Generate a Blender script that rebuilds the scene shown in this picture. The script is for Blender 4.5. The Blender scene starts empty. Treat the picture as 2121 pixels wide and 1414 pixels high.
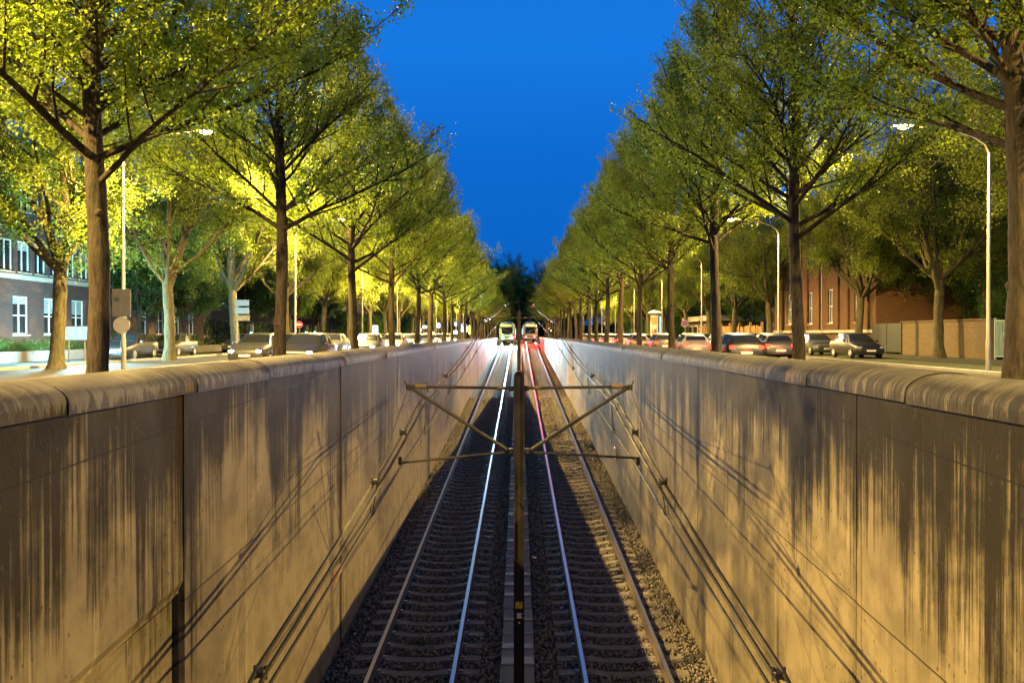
import bpy, math, random
import numpy as np
from mathutils import Vector, Matrix, Quaternion
R = math.radians
PI = math.pi
sc = bpy.context.scene
COL = sc.collection
random.seed(7)

# ------------------------------------------------------------------ camera
F = 1800.0                      # focal length in pixels of the 2121 px wide photograph
EYE = 1.40                      # eye above the street
cam_d = bpy.data.cameras.new('camera'); cam = bpy.data.objects.new('camera', cam_d); COL.objects.link(cam)
cam_d.sensor_width = 36.0; cam_d.lens = 36.0 * F / 2121.0
cam_d.clip_start = 0.1; cam_d.clip_end = 5000
cam.location = (0, 0, EYE)
cam.rotation_euler = (R(90) - math.atan(15.0 / F), 0, math.atan(14.5 / F))
sc.camera = cam

# ------------------------------------------------------------------ world: clear deep-blue dusk sky
w = bpy.data.worlds.new('World'); sc.world = w; w.use_nodes = True
nt = w.node_tree; nt.nodes.clear()
wo = nt.nodes.new('ShaderNodeOutputWorld'); bg = nt.nodes.new('ShaderNodeBackground')
tc = nt.nodes.new('ShaderNodeTexCoord'); sx = nt.nodes.new('ShaderNodeSeparateXYZ'); rp = nt.nodes.new('ShaderNodeValToRGB')
nz = nt.nodes.new('ShaderNodeTexNoise'); nz.inputs['Scale'].default_value = 1.3; nz.inputs['Detail'].default_value = 3
mm = nt.nodes.new('ShaderNodeMapping'); mm.inputs['Scale'].default_value = (1, 1, 5)
ad = nt.nodes.new('ShaderNodeMath'); ad.operation = 'MULTIPLY_ADD'; ad.inputs[1].default_value = 0.10; 
nt.links.new(tc.outputs['Generated'], sx.inputs[0]); nt.links.new(tc.outputs['Generated'], mm.inputs[0]); nt.links.new(mm.outputs[0], nz.inputs[0])
nt.links.new(nz.outputs['Fac'], ad.inputs[0]); nt.links.new(sx.outputs['Z'], ad.inputs[2])
nt.links.new(ad.outputs[0], rp.inputs[0]); nt.links.new(rp.outputs[0], bg.inputs[0]); nt.links.new(bg.outputs[0], wo.inputs[0])
el = rp.color_ramp.elements
el[0].position = 0.0; el[0].color = (0.002, 0.045, 0.19, 1)
el[1].position = 1.0; el[1].color = (0.010, 0.07, 0.26, 1)
for p, c in ((0.07, (0.002, 0.080, 0.36, 1)), (0.14, (0.003, 0.125, 0.55, 1)), (0.24, (0.004, 0.142, 0.62, 1)), (0.36, (0.008, 0.19, 0.76, 1)), (0.6, (0.010, 0.15, 0.55, 1))):
    e = el.new(p); e.color = c
bg.inputs['Strength'].default_value = 1.0

sc.view_settings.view_transform = 'Standard'; sc.view_settings.look = 'None'
sc.view_settings.exposure = 0.0; sc.view_settings.gamma = 1.0
LAMP_W = 18000.0                # sodium street lamps
LAMP_RGB = (1.0, 0.66, 0.19)
sc.render.engine = 'CYCLES'
cy = sc.cycles
cy.max_bounces = 6; cy.diffuse_bounces = 3; cy.glossy_bounces = 3; cy.transmission_bounces = 4; cy.transparent_max_bounces = 6
cy.sample_clamp_indirect = 4.0; cy.sample_clamp_direct = 0.0
cy.caustics_reflective = False; cy.caustics_refractive = False
cy.use_denoising = True
try: cy.use_light_tree = True
except Exception: pass

# ------------------------------------------------------------------ helpers
def setp(o, label=None, cat=None, group=None, kind=None):
    if label: o['label'] = label
    if cat: o['category'] = cat
    if group: o['group'] = group
    if kind: o['kind'] = kind
    return o

def empty(name, loc, label=None, cat=None, group=None, kind=None, rz=0.0):
    o = bpy.data.objects.new(name, None); COL.objects.link(o)
    o.location = loc; o.rotation_euler = (0, 0, rz); o.empty_display_size = 0.3
    return setp(o, label, cat, group, kind)

class MB:
    """collects geometry; build() links it as one mesh object"""
    def __init__(s): s.v = []; s.f = []; s.m = []; s.cur = 0
    def add(s, vs, fs):
        b = len(s.v); s.v.extend([tuple(p) for p in vs]); s.f.extend([tuple(i + b for i in f) for f in fs]); s.m.extend([s.cur] * len(fs)); return s
    def box(s, x0, x1, y0, y1, z0, z1):
        return s.add([(x0,y0,z0),(x1,y0,z0),(x1,y1,z0),(x0,y1,z0),(x0,y0,z1),(x1,y0,z1),(x1,y1,z1),(x0,y1,z1)],
                     [(0,3,2,1),(4,5,6,7),(0,1,5,4),(1,2,6,5),(2,3,7,6),(3,0,4,7)])
    def bev(s, x0, x1, y0, y1, z0, z1, b=0.01):
        # box with chamfered edges (all twelve)
        vs = []; 
        for sx_, X in ((-1, x0), (1, x1)):
            for sy_, Y in ((-1, y0), (1, y1)):
                for sz_, Z in ((-1, z0), (1, z1)):
                    vs += [(X, Y - sy_*b, Z - sz_*b), (X - sx_*b, Y, Z - sz_*b), (X - sx_*b, Y - sy_*b, Z)]
        i = lambda a, c, d, k: ((a*2 + c)*2 + d)*3 + k
        fs = []
        for a in (0, 1):
            q = [i(a,0,0,0), i(a,1,0,0), i(a,1,1,0), i(a,0,1,0)]; fs.append(q if a else q[::-1])
            q = [i(0,a,0,1), i(1,a,0,1), i(1,a,1,1), i(0,a,1,1)]; fs.append(q[::-1] if a else q)
            q = [i(0,0,a,2), i(1,0,a,2), i(1,1,a,2), i(0,1,a,2)]; fs.append(q if a else q[::-1])
        for a in (0, 1):
            for c in (0, 1):
                fs.append((i(a,c,0,0), i(a,c,1,0), i(a,c,1,1), i(a,c,0,1)))
                fs.append((i(a,0,c,0), i(a,1,c,0), i(a,1,c,2), i(a,0,c,2)))
                fs.append((i(0,a,c,1), i(1,a,c,1), i(1,a,c,2), i(0,a,c,2)))
                for d in (0, 1): fs.append((i(a,c,d,0), i(a,c,d,1), i(a,c,d,2)))
        return s.add(vs, fs)
    def tube(s, pts, rad, n=8, cap=True):
        pts = [Vector(p) for p in pts]
        if not hasattr(rad, '__len__'): rad = [rad] * len(pts)
        vs = []; up = Vector((0, 0, 1)); prev = None
        for k, p in enumerate(pts):
            d = (pts[min(k+1, len(pts)-1)] - pts[max(k-1, 0)]).normalized()
            if prev is None:
                a = d.cross(up)
                if a.length < 1e-3: a = d.cross(Vector((1, 0, 0)))
            else: a = prev - d * prev.dot(d)
            a.normalize(); prev = a; b = d.cross(a)
            for j in range(n):
                t = 2*PI*j/n; vs.append(p + (a*math.cos(t) + b*math.sin(t)) * rad[k])
        fs = []
        for k in range(len(pts)-1):
            for j in range(n): fs.append((k*n+j, k*n+(j+1)%n, (k+1)*n+(j+1)%n, (k+1)*n+j))
        if cap: fs.append(tuple(range(n))[::-1]); fs.append(tuple((len(pts)-1)*n + j for j in range(n)))
        return s.add(vs, fs)
    def lathe(s, prof, c=(0,0,0), n=16, axis='z'):
        vs = []
        for r, h in prof:
            for j in range(n):
                t = 2*PI*j/n; a, b = r*math.cos(t), r*math.sin(t)
                p = (a, b, h) if axis == 'z' else ((a, h, b) if axis == 'y' else (h, a, b))
                vs.append((c[0]+p[0], c[1]+p[1], c[2]+p[2]))
        fs = []
        for k in range(len(prof)-1):
            for j in range(n): fs.append((k*n+j, k*n+(j+1)%n, (k+1)*n+(j+1)%n, (k+1)*n+j))
        fs.append(tuple(range(n))[::-1]); fs.append(tuple((len(prof)-1)*n+j for j in range(n)))
        return s.add(vs, fs)
    def prism(s, poly, plane, a, b):
        """extrude a 2-D polygon: plane 'xz' along y from a to b, 'yz' along x, 'xy' along z"""
        def P(u, v, t): return {'xz': (u, t, v), 'yz': (t, u, v), 'xy': (u, v, t)}[plane]
        n = len(poly); vs = [P(u, v, a) for u, v in poly] + [P(u, v, b) for u, v in poly]
        fs = [tuple(range(n))[::-1], tuple(range(n, 2*n))] + [(k, (k+1)%n, n+(k+1)%n, n+k) for k in range(n)]
        return s.add(vs, fs)
    def loft(s, rings, closed=True, cap=True):
        n = len(rings[0]); vs = [p for r in rings for p in r]; fs = []
        for k in range(len(rings)-1):
            for j in range(n if closed else n-1): fs.append((k*n+j, k*n+(j+1)%n, (k+1)*n+(j+1)%n, (k+1)*n+j))
        if cap: fs.append(tuple(range(n))[::-1]); fs.append(tuple((len(rings)-1)*n+j for j in range(n)))
        return s.add(vs, fs)
    def build(s, name, mats, parent=None, smooth=False, world=False, fixn=True):
        me = bpy.data.meshes.new(name)
        off = parent.location if (parent is not None and world) else Vector((0, 0, 0))
        if world and parent is not None and parent.parent is not None:
            off = off + parent.parent.location
        vs = [(p[0]-off[0], p[1]-off[1], p[2]-off[2]) for p in s.v] if world else s.v
        me.from_pydata(vs, [], s.f)
        if not isinstance(mats, (list, tuple)): mats = [mats]
        for m in mats: me.materials.append(m)
        if len(mats) > 1: me.polygons.foreach_set('material_index', s.m)
        if fixn:
            import bmesh
            bm = bmesh.new(); bm.from_mesh(me); bmesh.ops.recalc_face_normals(bm, faces=bm.faces); bm.to_mesh(me); bm.free()
        if smooth:
            me.shade_smooth()
            try: me.set_sharp_from_angle(angle=R(38))
            except Exception: pass
        me.update()
        o = bpy.data.objects.new(name, me); COL.objects.link(o)
        if parent is not None: o.parent = parent
        return o

KIDS = {}
def kids(o): return [c for c in bpy.data.objects if c.parent == o]
def copy_tree(o, loc, rz=0.0, scale=1.0, label=None, group=None, _parent=None, _cache={}):
    key = o.name
    if key not in _cache:
        def rec(q): return (q, [rec(c) for c in kids(q)])
        _cache[key] = rec(o)
    def dup(node, par):
        q, ch = node; c = q.copy(); COL.objects.link(c); c.parent = par
        for k in ch: dup(k, c)
        return c
    c = dup(_cache[key], _parent)
    c.location = loc; c.rotation_euler = (0, 0, rz); c.scale = (scale,)*3
    if label: c['label'] = label
    if group: c['group'] = group
    return c

# ------------------------------------------------------------------ materials
class NT:
    def __init__(s, name):
        s.m = bpy.data.materials.new(name); s.m.use_nodes = True; s.t = s.m.node_tree; s.t.nodes.clear()
        s.out = s.t.nodes.new('ShaderNodeOutputMaterial')
    def n(s, typ, **kw):
        q = s.t.nodes.new(typ)
        for k, v in kw.items():
            if k.startswith('i_'):
                key = k[2:].replace('_', ' ')
                q.inputs[int(key) if key.isdigit() else key].default_value = v
            else: setattr(q, k, v)
        return q
    def l(s, a, b): s.t.links.new(a, b)
    def pos(s): return s.n('ShaderNodeNewGeometry').outputs['Position']
    def map(s, src, sc_=(1,1,1), loc=(0,0,0), rot=(0,0,0)):
        q = s.n('ShaderNodeMapping'); q.inputs['Scale'].default_value = sc_; q.inputs['Location'].default_value = loc; q.inputs['Rotation'].default_value = rot
        s.l(src, q.inputs[0]); return q.outputs[0]
    def noise(s, src, scale=1.0, detail=4.0, rough=0.55):
        q = s.n('ShaderNodeTexNoise'); q.inputs['Scale'].default_value = scale; q.inputs['Detail'].default_value = detail; q.inputs['Roughness'].default_value = rough
        if src is not None: s.l(src, q.inputs['Vector'])
        return q.outputs['Fac']
    def ramp(s, src, stops, interp='LINEAR'):
        q = s.n('ShaderNodeValToRGB'); q.color_ramp.interpolation = interp; e = q.color_ramp.elements
        e[0].position, e[0].color = stops[0][0], (*([stops[0][1]]*3 if not hasattr(stops[0][1], '__len__') else stops[0][1]), 1)
        e[1].position, e[1].color = stops[-1][0], (*([stops[-1][1]]*3 if not hasattr(stops[-1][1], '__len__') else stops[-1][1]), 1)
        for p, c in stops[1:-1]:
            x = e.new(p); x.color = (*([c]*3 if not hasattr(c, '__len__') else c), 1)
        s.l(src, q.inputs[0]); return q.outputs[0]
    def math(s, op, a, b=None, c=None, clamp=False):
        q = s.n('ShaderNodeMath', operation=op); q.use_clamp = clamp
        for k, v in enumerate((a, b, c)):
            if v is None: continue
            if isinstance(v, (int, float)): q.inputs[k].default_value = v
            else: s.l(v, q.inputs[k])
        return q.outputs[0]
    def mix(s, fac, a, b, mode='MIX'):
        q = s.n('ShaderNodeMix', data_type='RGBA', blend_type=mode)
        for k, v in ((0, fac), (6, a), (7, b)):
            if isinstance(v, (int, float)): q.inputs[k].default_value = v
            elif isinstance(v, tuple): q.inputs[k].default_value = (*v, 1) if len(v) == 3 else v
            else: s.l(v, q.inputs[k])
        return q.outputs[2]
    def bump(s, h, dist=0.01, strength=1.0):
        q = s.n('ShaderNodeBump'); q.inputs['Distance'].default_value = dist; q.inputs['Strength'].default_value = strength; s.l(h, q.inputs['Height']); return q.outputs[0]
    def principled(s, col, rough=0.7, metal=0.0, normal=None, spec=0.5, emis=None, es=0.0, coat=0.0):
        q = s.n('ShaderNodeBsdfPrincipled')
        for k, v in (('Base Color', col), ('Roughness', rough), ('Metallic', metal), ('Specular IOR Level', spec), ('Coat Weight', coat)):
            if isinstance(v, (int, float)): q.inputs[k].default_value = v
            elif isinstance(v, tuple): q.inputs[k].default_value = (*v, 1) if len(v) == 3 else v
            else: s.l(v, q.inputs[k])
        if normal is not None: s.l(normal, q.inputs['Normal'])
        if emis is not None:
            if isinstance(emis, tuple): q.inputs['Emission Color'].default_value = (*emis, 1)
            else: s.l(emis, q.inputs['Emission Color'])
            q.inputs['Emission Strength'].default_value = es
        s.l(q.outputs[0], s.out.inputs[0]); return s.m

def plain(name, col, rough=0.6, metal=0.0, var=0.25, scale=6.0, coat=0.0, bump=0.0, spec=0.5):
    """a painted / cast surface with a little wear, so nothing is perfectly flat"""
    t = NT(name); p = t.pos(); n = t.noise(p, scale, 5, 0.6)
    c = t.mix(n, tuple(x*(1-var) for x in col), tuple(min(1, x*(1+var)) for x in col))
    r = t.math('MULTIPLY_ADD', n, 0.25, max(0.02, rough-0.12))
    b = t.bump(n, bump) if bump else None
    return t.principled(c, r, metal, b, spec, coat=coat)

def emit(name, col, strength, base=(0.3,0.3,0.3)):
    t = NT(name); return t.principled(base, 0.4, emis=col, es=strength)

def mat_concrete(name, base=(0.40,0.365,0.31), stain=1.0, seed=0.0, seams=True, zt=0.76):
    t = NT(name); p = t.pos(); s3 = t.n('ShaderNodeSeparateXYZ'); t.l(p, s3.inputs[0]); Y, Z = s3.outputs[1], s3.outputs[2]
    pm = t.map(p, (1,1,1), (seed*3.1, seed*7.7, seed))
    big = t.noise(t.map(pm, (0.3, 0.33, 0.25)), 1.0, 3)
    col = t.mix(big, tuple(x*0.82 for x in base), tuple(x*1.12 for x in base))
    mott = t.noise(pm, 2.3, 8, 0.62)
    col = t.mix(t.math('MULTIPLY', t.ramp(mott, ((0.44, 0.0), (0.60, 1.0))), 0.8), col, tuple(x*0.62 for x in base))
    fine = t.noise(pm, 40, 4, 0.6)
    col = t.mix(t.math('MULTIPLY', fine, 0.30), col, tuple(x*0.55 for x in base))
    # depth under the coping, 0 at the top edge
    d = t.math('SUBTRACT', zt, Z)
    reach = t.math('MAXIMUM', t.math('MULTIPLY_ADD', t.noise(t.map(pm, (0.2, 0.30, 0.02)), 1.0, 3, 0.6), 12.0, -3.5), 1.0)      # how far down the water stains run
    amt = t.math('SUBTRACT', 1.0, t.math('DIVIDE', d, reach), clamp=True)
    st = t.noise(t.map(pm, (0.5, 2.6, 0.09)), 1.0, 7, 0.72)
    st2 = t.noise(t.map(pm, (0.5, 19.0, 0.35)), 1.0, 5, 0.7)
    bl = t.noise(t.map(pm, (0.5, 1.1, 0.9), (3, 1, 8)), 1.0, 7, 0.7)
    q = t.math('ADD', t.math('MULTIPLY', st, 1.35), t.math('ADD', t.math('MULTIPLY', st2, 1.15), t.math('MULTIPLY', bl, 0.8)))
    q = t.math('ADD', q, t.math('MULTIPLY', t.math('POWER', amt, 0.85), 0.66))
    dj = t.math('MULTIPLY', t.math('ABSOLUTE', t.math('SUBTRACT', t.math('FRACT', t.math('ADD', t.math('DIVIDE', t.math('SUBTRACT', Y, 9.15), 8.1), 20.5)), 0.5)), 8.1)
    q = t.math('ADD', q, t.math('MULTIPLY', t.math('SUBTRACT', 1.0, t.math('DIVIDE', dj, 0.30), clamp=True), 0.30))
    dark = t.math('MULTIPLY', t.ramp(t.math('SUBTRACT', q, 1.44), ((0.42, 0.0), (0.56, 0.60), (0.70, 1.0))), 0.96*stain, clamp=True)
    # faint long runs all the way down, dark and pale
    run = t.ramp(t.noise(t.map(pm, (0.5, 5.0, 0.07), (4, 9, 2)), 1.0, 7, 0.72), ((0.54, 0.0), (0.66, 1.0)))
    col = t.mix(t.math('MULTIPLY', run, 0.42), col, (0.12, 0.10, 0.078))
    pale = t.ramp(t.noise(t.map(pm, (0.5, 6.0, 0.12), (1, 3, 7)), 1.0, 6, 0.7), ((0.60, 0.0), (0.66, 1.0)))
    col = t.mix(t.math('MULTIPLY', pale, 0.35), col, (0.44, 0.39, 0.29))
    col = t.mix(dark, col, (0.013, 0.011, 0.009))
    # pores
    vo = t.n('ShaderNodeTexVoronoi'); vo.inputs['Scale'].default_value = 9.0; t.l(t.map(pm, (1, 1, 0.75)), vo.inputs['Vector'])
    pore = t.math('MULTIPLY', t.math('LESS_THAN', vo.outputs['Distance'], 0.13), t.math('GREATER_THAN', t.noise(pm, 0.9, 2), 0.50))
    col = t.mix(t.math('MULTIPLY', pore, 0.8), col, (0.05, 0.04, 0.03))
    h = t.math('ADD', t.math('MULTIPLY', fine, 0.25), t.math('MULTIPLY', mott, 0.6))
    h = t.math('SUBTRACT', h, t.math('MULTIPLY', pore, 0.8))
    if seams:
        wob = t.math('MULTIPLY', t.noise(pm, 1.7, 3), 0.02)
        v = t.math('ADD', t.math('ADD', Z, t.math('MULTIPLY', Y, -0.0363)), t.math('ADD', 20.35, wob))
        fr = t.math('FRACT', t.math('DIVIDE', v, 1.86)); ln = t.math('LESS_THAN', fr, 0.009)
        fy = t.math('FRACT', t.math('DIVIDE', t.math('ADD', Y, 40.0 + seed), 2.7)); lv = t.math('LESS_THAN', fy, 0.005)
        lv = t.math('MULTIPLY', lv, t.math('GREATER_THAN', t.noise(t.map(pm, (0.1, 0.37, 0.3)), 1.0, 1), 0.46))
        sl = t.math('MAXIMUM', ln, lv)
        col = t.mix(t.math('MULTIPLY', sl, 0.85), col, (0.015, 0.012, 0.01))
        h = t.math('SUBTRACT', h, sl)
    return t.principled(col, t.math('MULTIPLY_ADD', mott, 0.2, 0.68), 0.0, t.bump(h, 0.016, 1.0), 0.15)

def mat_coping(name, base, stain, seed):
    t = NT(name); p = t.pos(); s3 = t.n('ShaderNodeSeparateXYZ'); t.l(p, s3.inputs[0]); Z = s3.outputs[2]
    pm = t.map(p, (1,1,1), (seed, seed*5.3, 0))
    mott = t.noise(pm, 3.0, 7, 0.62); fine = t.noise(pm, 55, 3, 0.6)
    col = t.mix(mott, tuple(x*0.78 for x in base), tuple(x*1.12 for x in base))
    zone = t.ramp(t.noise(t.map(pm, (0.0, 0.16, 0.0), (0, seed*9, 0)), 1.0, 2), ((0.50 - 0.22*stain, 0.0), (0.66 - 0.22*stain, 1.0)))
    stq = t.noise(t.map(pm, (0.6, 11.0, 0.6)), 1.0, 7, 0.78)
    str_ = t.ramp(stq, ((0.47 - 0.02*stain, 0.0), (0.53, 1.0)))
    top = t.ramp(Z, ((0.80, 0.0), (0.98, 1.0)))
    a = t.math('MULTIPLY', str_, t.math('MULTIPLY_ADD', zone, 0.75-0.15*stain, 0.40*stain))
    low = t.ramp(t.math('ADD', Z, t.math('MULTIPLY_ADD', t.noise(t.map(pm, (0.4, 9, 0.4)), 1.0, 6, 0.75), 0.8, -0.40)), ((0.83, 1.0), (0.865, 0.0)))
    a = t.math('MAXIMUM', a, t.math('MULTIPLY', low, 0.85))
    spot = t.math('MULTIPLY', t.ramp(t.math('ADD', t.noise(t.map(pm, (5, 12, 4)), 1.0, 6, 0.7), t.math('MULTIPLY', t.noise(t.map(pm, (0.3, 0.5, 0.3)), 1.0, 3), 0.35)), ((0.76 - 0.07*stain, 0.0), (0.84 - 0.07*stain, 1.0))), 0.85)
    a = t.math('MAXIMUM', a, spot)
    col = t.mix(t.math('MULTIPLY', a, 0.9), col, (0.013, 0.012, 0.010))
    col = t.mix(t.math('MULTIPLY', top, 0.45*stain+0.1), col, (0.05, 0.046, 0.034))
    return t.principled(col, 0.72, 0.0, t.bump(t.math('ADD', mott, t.math('MULTIPLY', fine, 0.4)), 0.012, 1.0), 0.15)

def mat_brick(name, c1, c2, mortar, axis='yz', scale=1.0):
    t = NT(name); p = t.pos(); s3 = t.n('ShaderNodeSeparateXYZ'); t.l(p, s3.inputs[0])
    cb = t.n('ShaderNodeCombineXYZ'); t.l(t.math('ADD', s3.outputs[0], s3.outputs[1]), cb.inputs[0]); t.l(s3.outputs[2], cb.inputs[1])
    b = t.n('ShaderNodeTexBrick'); t.l(cb.outputs[0], b.inputs['Vector'])
    b.inputs['Color1'].default_value = (*c1, 1); b.inputs['Color2'].default_value = (*c2, 1); b.inputs['Mortar'].default_value = (*mortar, 1)
    b.inputs['Scale'].default_value = scale; b.inputs['Brick Width'].default_value = 0.25; b.inputs['Row Height'].default_value = 0.083; b.inputs['Mortar Size'].default_value = 0.008
    n = t.noise(p, 1.1, 5); col = t.mix(t.math('MULTIPLY', n, 0.5), b.outputs['Color'], tuple(x*0.5 for x in c1))
    return t.principled(col, 0.8, 0.0, t.bump(b.outputs['Fac'], -0.006), 0.3)

def mat_leaf(name, c1, c2, tr, spec=0.5):
    t = NT(name)
    oi = t.n('ShaderNodeObjectInfo'); tcn = t.n('ShaderNodeTexCoord')
    n = t.noise(tcn.outputs['Object'], 2.2, 3, 0.7); n2 = t.noise(tcn.outputs['Object'], 14.0, 1)
    f = t.math('ADD', t.math('MULTIPLY', n, 0.5), t.math('ADD', t.math('MULTIPLY', n2, 0.6), t.math('MULTIPLY_ADD', oi.outputs['Random'], 0.3, -0.2)), clamp=True)
    f = t.ramp(f, ((0.32, 0.0), (0.72, 1.0)))
    col = t.mix(f, c1, c2)
    q = t.n('ShaderNodeBsdfPrincipled'); t.l(col, q.inputs['Base Color']); q.inputs['Roughness'].default_value = 0.42; q.inputs['Specular IOR Level'].default_value = spec
    b = t.n('ShaderNodeBsdfTranslucent'); t.l(t.mix(0.5, col, tr), b.inputs[0])
    m = t.n('ShaderNodeMixShader'); m.inputs[0].default_value = 0.52; t.l(q.outputs[0], m.inputs[1]); t.l(b.outputs[0], m.inputs[2])
    t.l(m.outputs[0], t.out.inputs[0]); return t.m

def mat_bark(name, c, k=1.0):
    t = NT(name); tcn = t.n('ShaderNodeTexCoord'); p = tcn.outputs['Object']
    a = t.noise(t.map(p, (9, 9, 2.0)), 1.0, 7, 0.7); b = t.noise(p, 1.3, 3)
    a = t.math('MULTIPLY_ADD', t.noise(t.map(p, (26, 26, 5)), 1.0, 4, 0.7), 0.45, t.math('MULTIPLY', a, 0.6)); col = t.mix(t.ramp(a, ((0.38, 0.0), (0.64, 1.0))), tuple(x*0.35 for x in c), tuple(x*1.8 for x in c)); col = t.mix(t.math('MULTIPLY', t.ramp(b, ((0.45, 0.0), (0.65, 1.0))), 0.5), col, (c[0]*1.2, c[1]*1.45, c[2]*0.9))
    return t.principled(col, 0.9, 0.0, t.bump(a, 0.06*k), 0.2)

def mat_ground(name, c1, c2, scale=3.0, rough=0.9, bumpd=0.01, rr=0.0):
    t = NT(name); p = t.pos(); a = t.noise(p, scale, 8, 0.65); b = t.noise(p, scale*14, 4, 0.6); g = t.noise(p, 0.25, 3)
    col = t.mix(t.math('ADD', t.math('MULTIPLY', a, 0.6), t.math('MULTIPLY', g, 0.4)), c1, c2)
    col = t.mix(t.math('MULTIPLY', b, 0.4), col, tuple(x*0.5 for x in c1))
    r = t.math('MULTIPLY_ADD', g, rr, rough - rr*0.5)
    return t.principled(col, r, 0.0, t.bump(b, bumpd), 0.5)

M = {}
M['wall_left'] = mat_concrete('concrete left wall', (0.185, 0.157, 0.117), 1.0, 0.0)  # weaker light on the left wall put into its base colour, browner and darker
M['wall_right'] = mat_concrete('concrete right wall', (0.28, 0.234, 0.155), 1.0, 5.0)
M['cop_left'] = mat_coping('coping left', (0.125, 0.116, 0.112), 0.30, 2.0)
M['cop_right'] = mat_coping('coping right', (0.165, 0.145, 0.105), 1.0, 8.0)
M['cop_white'] = plain('pale painted coping', (0.62, 0.62, 0.60), 0.7, var=0.2, scale=2)
M['asphalt'] = mat_ground('asphalt', (0.020, 0.020, 0.023), (0.036, 0.035, 0.035), 1.2, 0.55, 0.006, 0.2)
M['paving'] = mat_ground('paving', (0.024, 0.024, 0.026), (0.042, 0.040, 0.038), 1.5, 0.85, 0.006)
M['soil'] = mat_ground('verge soil', (0.055, 0.045, 0.03), (0.07, 0.085, 0.035), 2.0, 0.95, 0.03)
M['grass'] = mat_ground('grass', (0.045, 0.065, 0.018), (0.09, 0.12, 0.035), 4.0, 0.95, 0.04)
M['kerb'] = plain('kerb stone', (0.30, 0.29, 0.27), 0.8, var=0.3, scale=4)
M['paint'] = plain('road paint', (0.75, 0.75, 0.72), 0.6, var=0.15)
M['ballast_bed'] = mat_ground('ballast bed', (0.06, 0.053, 0.047), (0.14, 0.125, 0.11), 12.0, 0.9, 0.05)
M['stone'] = plain('ballast stone', (0.25, 0.22, 0.19), 0.8, var=0.55, scale=7)
M['sleeper'] = mat_ground('concrete sleeper', (0.20, 0.18, 0.155), (0.31, 0.28, 0.24), 5.0, 0.85, 0.01)
M['slab'] = mat_ground('duct slab', (0.22, 0.22, 0.23), (0.32, 0.32, 0.32), 2.0, 0.85, 0.006)
M['rust'] = plain('rusty rail side', (0.10, 0.062, 0.042), 0.75, 0.3, 0.4, 14)
t = NT('polished rail head'); p = t.pos(); nn = t.noise(t.map(p, (60, 0.8, 1)), 1.0, 3)
M['rail'] = t.principled((0.62, 0.64, 0.68), t.math('MULTIPLY_ADD', nn, 0.16, 0.24), 1.0)
M['mast'] = plain('weathered mast steel', (0.026, 0.022, 0.020), 0.55, 0.4, 0.35, 5)
M['tube'] = plain('galvanised tube', (0.04, 0.034, 0.028), 0.5, 0.4, 0.3, 8)
M['wire'] = plain('copper wire', (0.016, 0.013, 0.012), 0.55, 0.3, 0.3, 8)
M['insul'] = plain('insulator', (0.14, 0.10, 0.05), 0.35, 0.0, 0.2, 8)
M['pole'] = plain('lamp post paint', (0.24, 0.23, 0.21), 0.5, 0.2, 0.2, 3)
M['arm'] = plain('dark lamp arm', (0.06, 0.058, 0.054), 0.6, 0.2)
M['housing'] = plain('lamp housing', (0.25, 0.25, 0.25), 0.5, 0.3)
M['lens'] = emit('sodium lens', (1.0, 0.62, 0.25), 260)
M['bark'] = mat_bark('bark', (0.048, 0.037, 0.028), 1.6)
M['bark2'] = mat_bark('mossy bark', (0.075, 0.064, 0.038))
M['leaf'] = mat_leaf('young leaves', (0.095, 0.15, 0.014), (0.27, 0.36, 0.03), (0.38, 0.50, 0.035))
M['leaf2'] = mat_leaf('plane leaves', (0.10, 0.15, 0.016), (0.27, 0.35, 0.035), (0.37, 0.47, 0.035))
M['leaf3'] = mat_leaf('green leaves', (0.03, 0.075, 0.015), (0.07, 0.15, 0.025), (0.08, 0.2, 0.03))
M['brickl'] = mat_brick('purple brick', (0.070, 0.038, 0.040), (0.10, 0.056, 0.052), (0.13, 0.12, 0.115))
M['brickr'] = mat_brick('orange brick', (0.12, 0.052, 0.02), (0.17, 0.075, 0.03), (0.10, 0.08, 0.055))
M['brickw'] = mat_brick('buff brick', (0.13, 0.095, 0.055), (0.17, 0.125, 0.075), (0.07, 0.055, 0.04))
M['render'] = plain('grey render', (0.11, 0.10, 0.10), 0.85, var=0.3, scale=1.5)
M['stonetrim'] = plain('stone trim', (0.40, 0.38, 0.34), 0.8, var=0.25, scale=2)
M['frame'] = plain('white window frame', (0.72, 0.74, 0.75), 0.4, var=0.1)
M['pane'] = plain('dark window glass', (0.015, 0.020, 0.028), 0.12, 0.0, 0.2, 1.5)
M['curtain'] = plain('pale blind', (0.35, 0.42, 0.45), 0.8, var=0.2)
M['planter'] = plain('planter concrete', (0.10, 0.095, 0.09), 0.85, var=0.35, scale=2)
M['roof'] = plain('roof tiles', (0.09, 0.05, 0.04), 0.85, var=0.3)
M['wood'] = mat_bark('fence boards', (0.27, 0.17, 0.085), 0.3)
M['tealfence'] = plain('pale metal fence', (0.25, 0.36, 0.36), 0.45, 0.4)
M['darkgate'] = plain('dark gate panel', (0.05, 0.055, 0.06), 0.45, 0.3)
M['tyre'] = plain('tyre', (0.018, 0.018, 0.018), 0.85)
M['rim'] = plain('alloy', (0.45, 0.45, 0.46), 0.35, 0.8)
M['carglass'] = plain('car glass', (0.012, 0.014, 0.016), 0.06, 0.0, 0.1)
M['plastic'] = plain('black plastic', (0.02, 0.02, 0.02), 0.6)
M['plate'] = plain('number plate', (0.7, 0.7, 0.68), 0.5)
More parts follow.
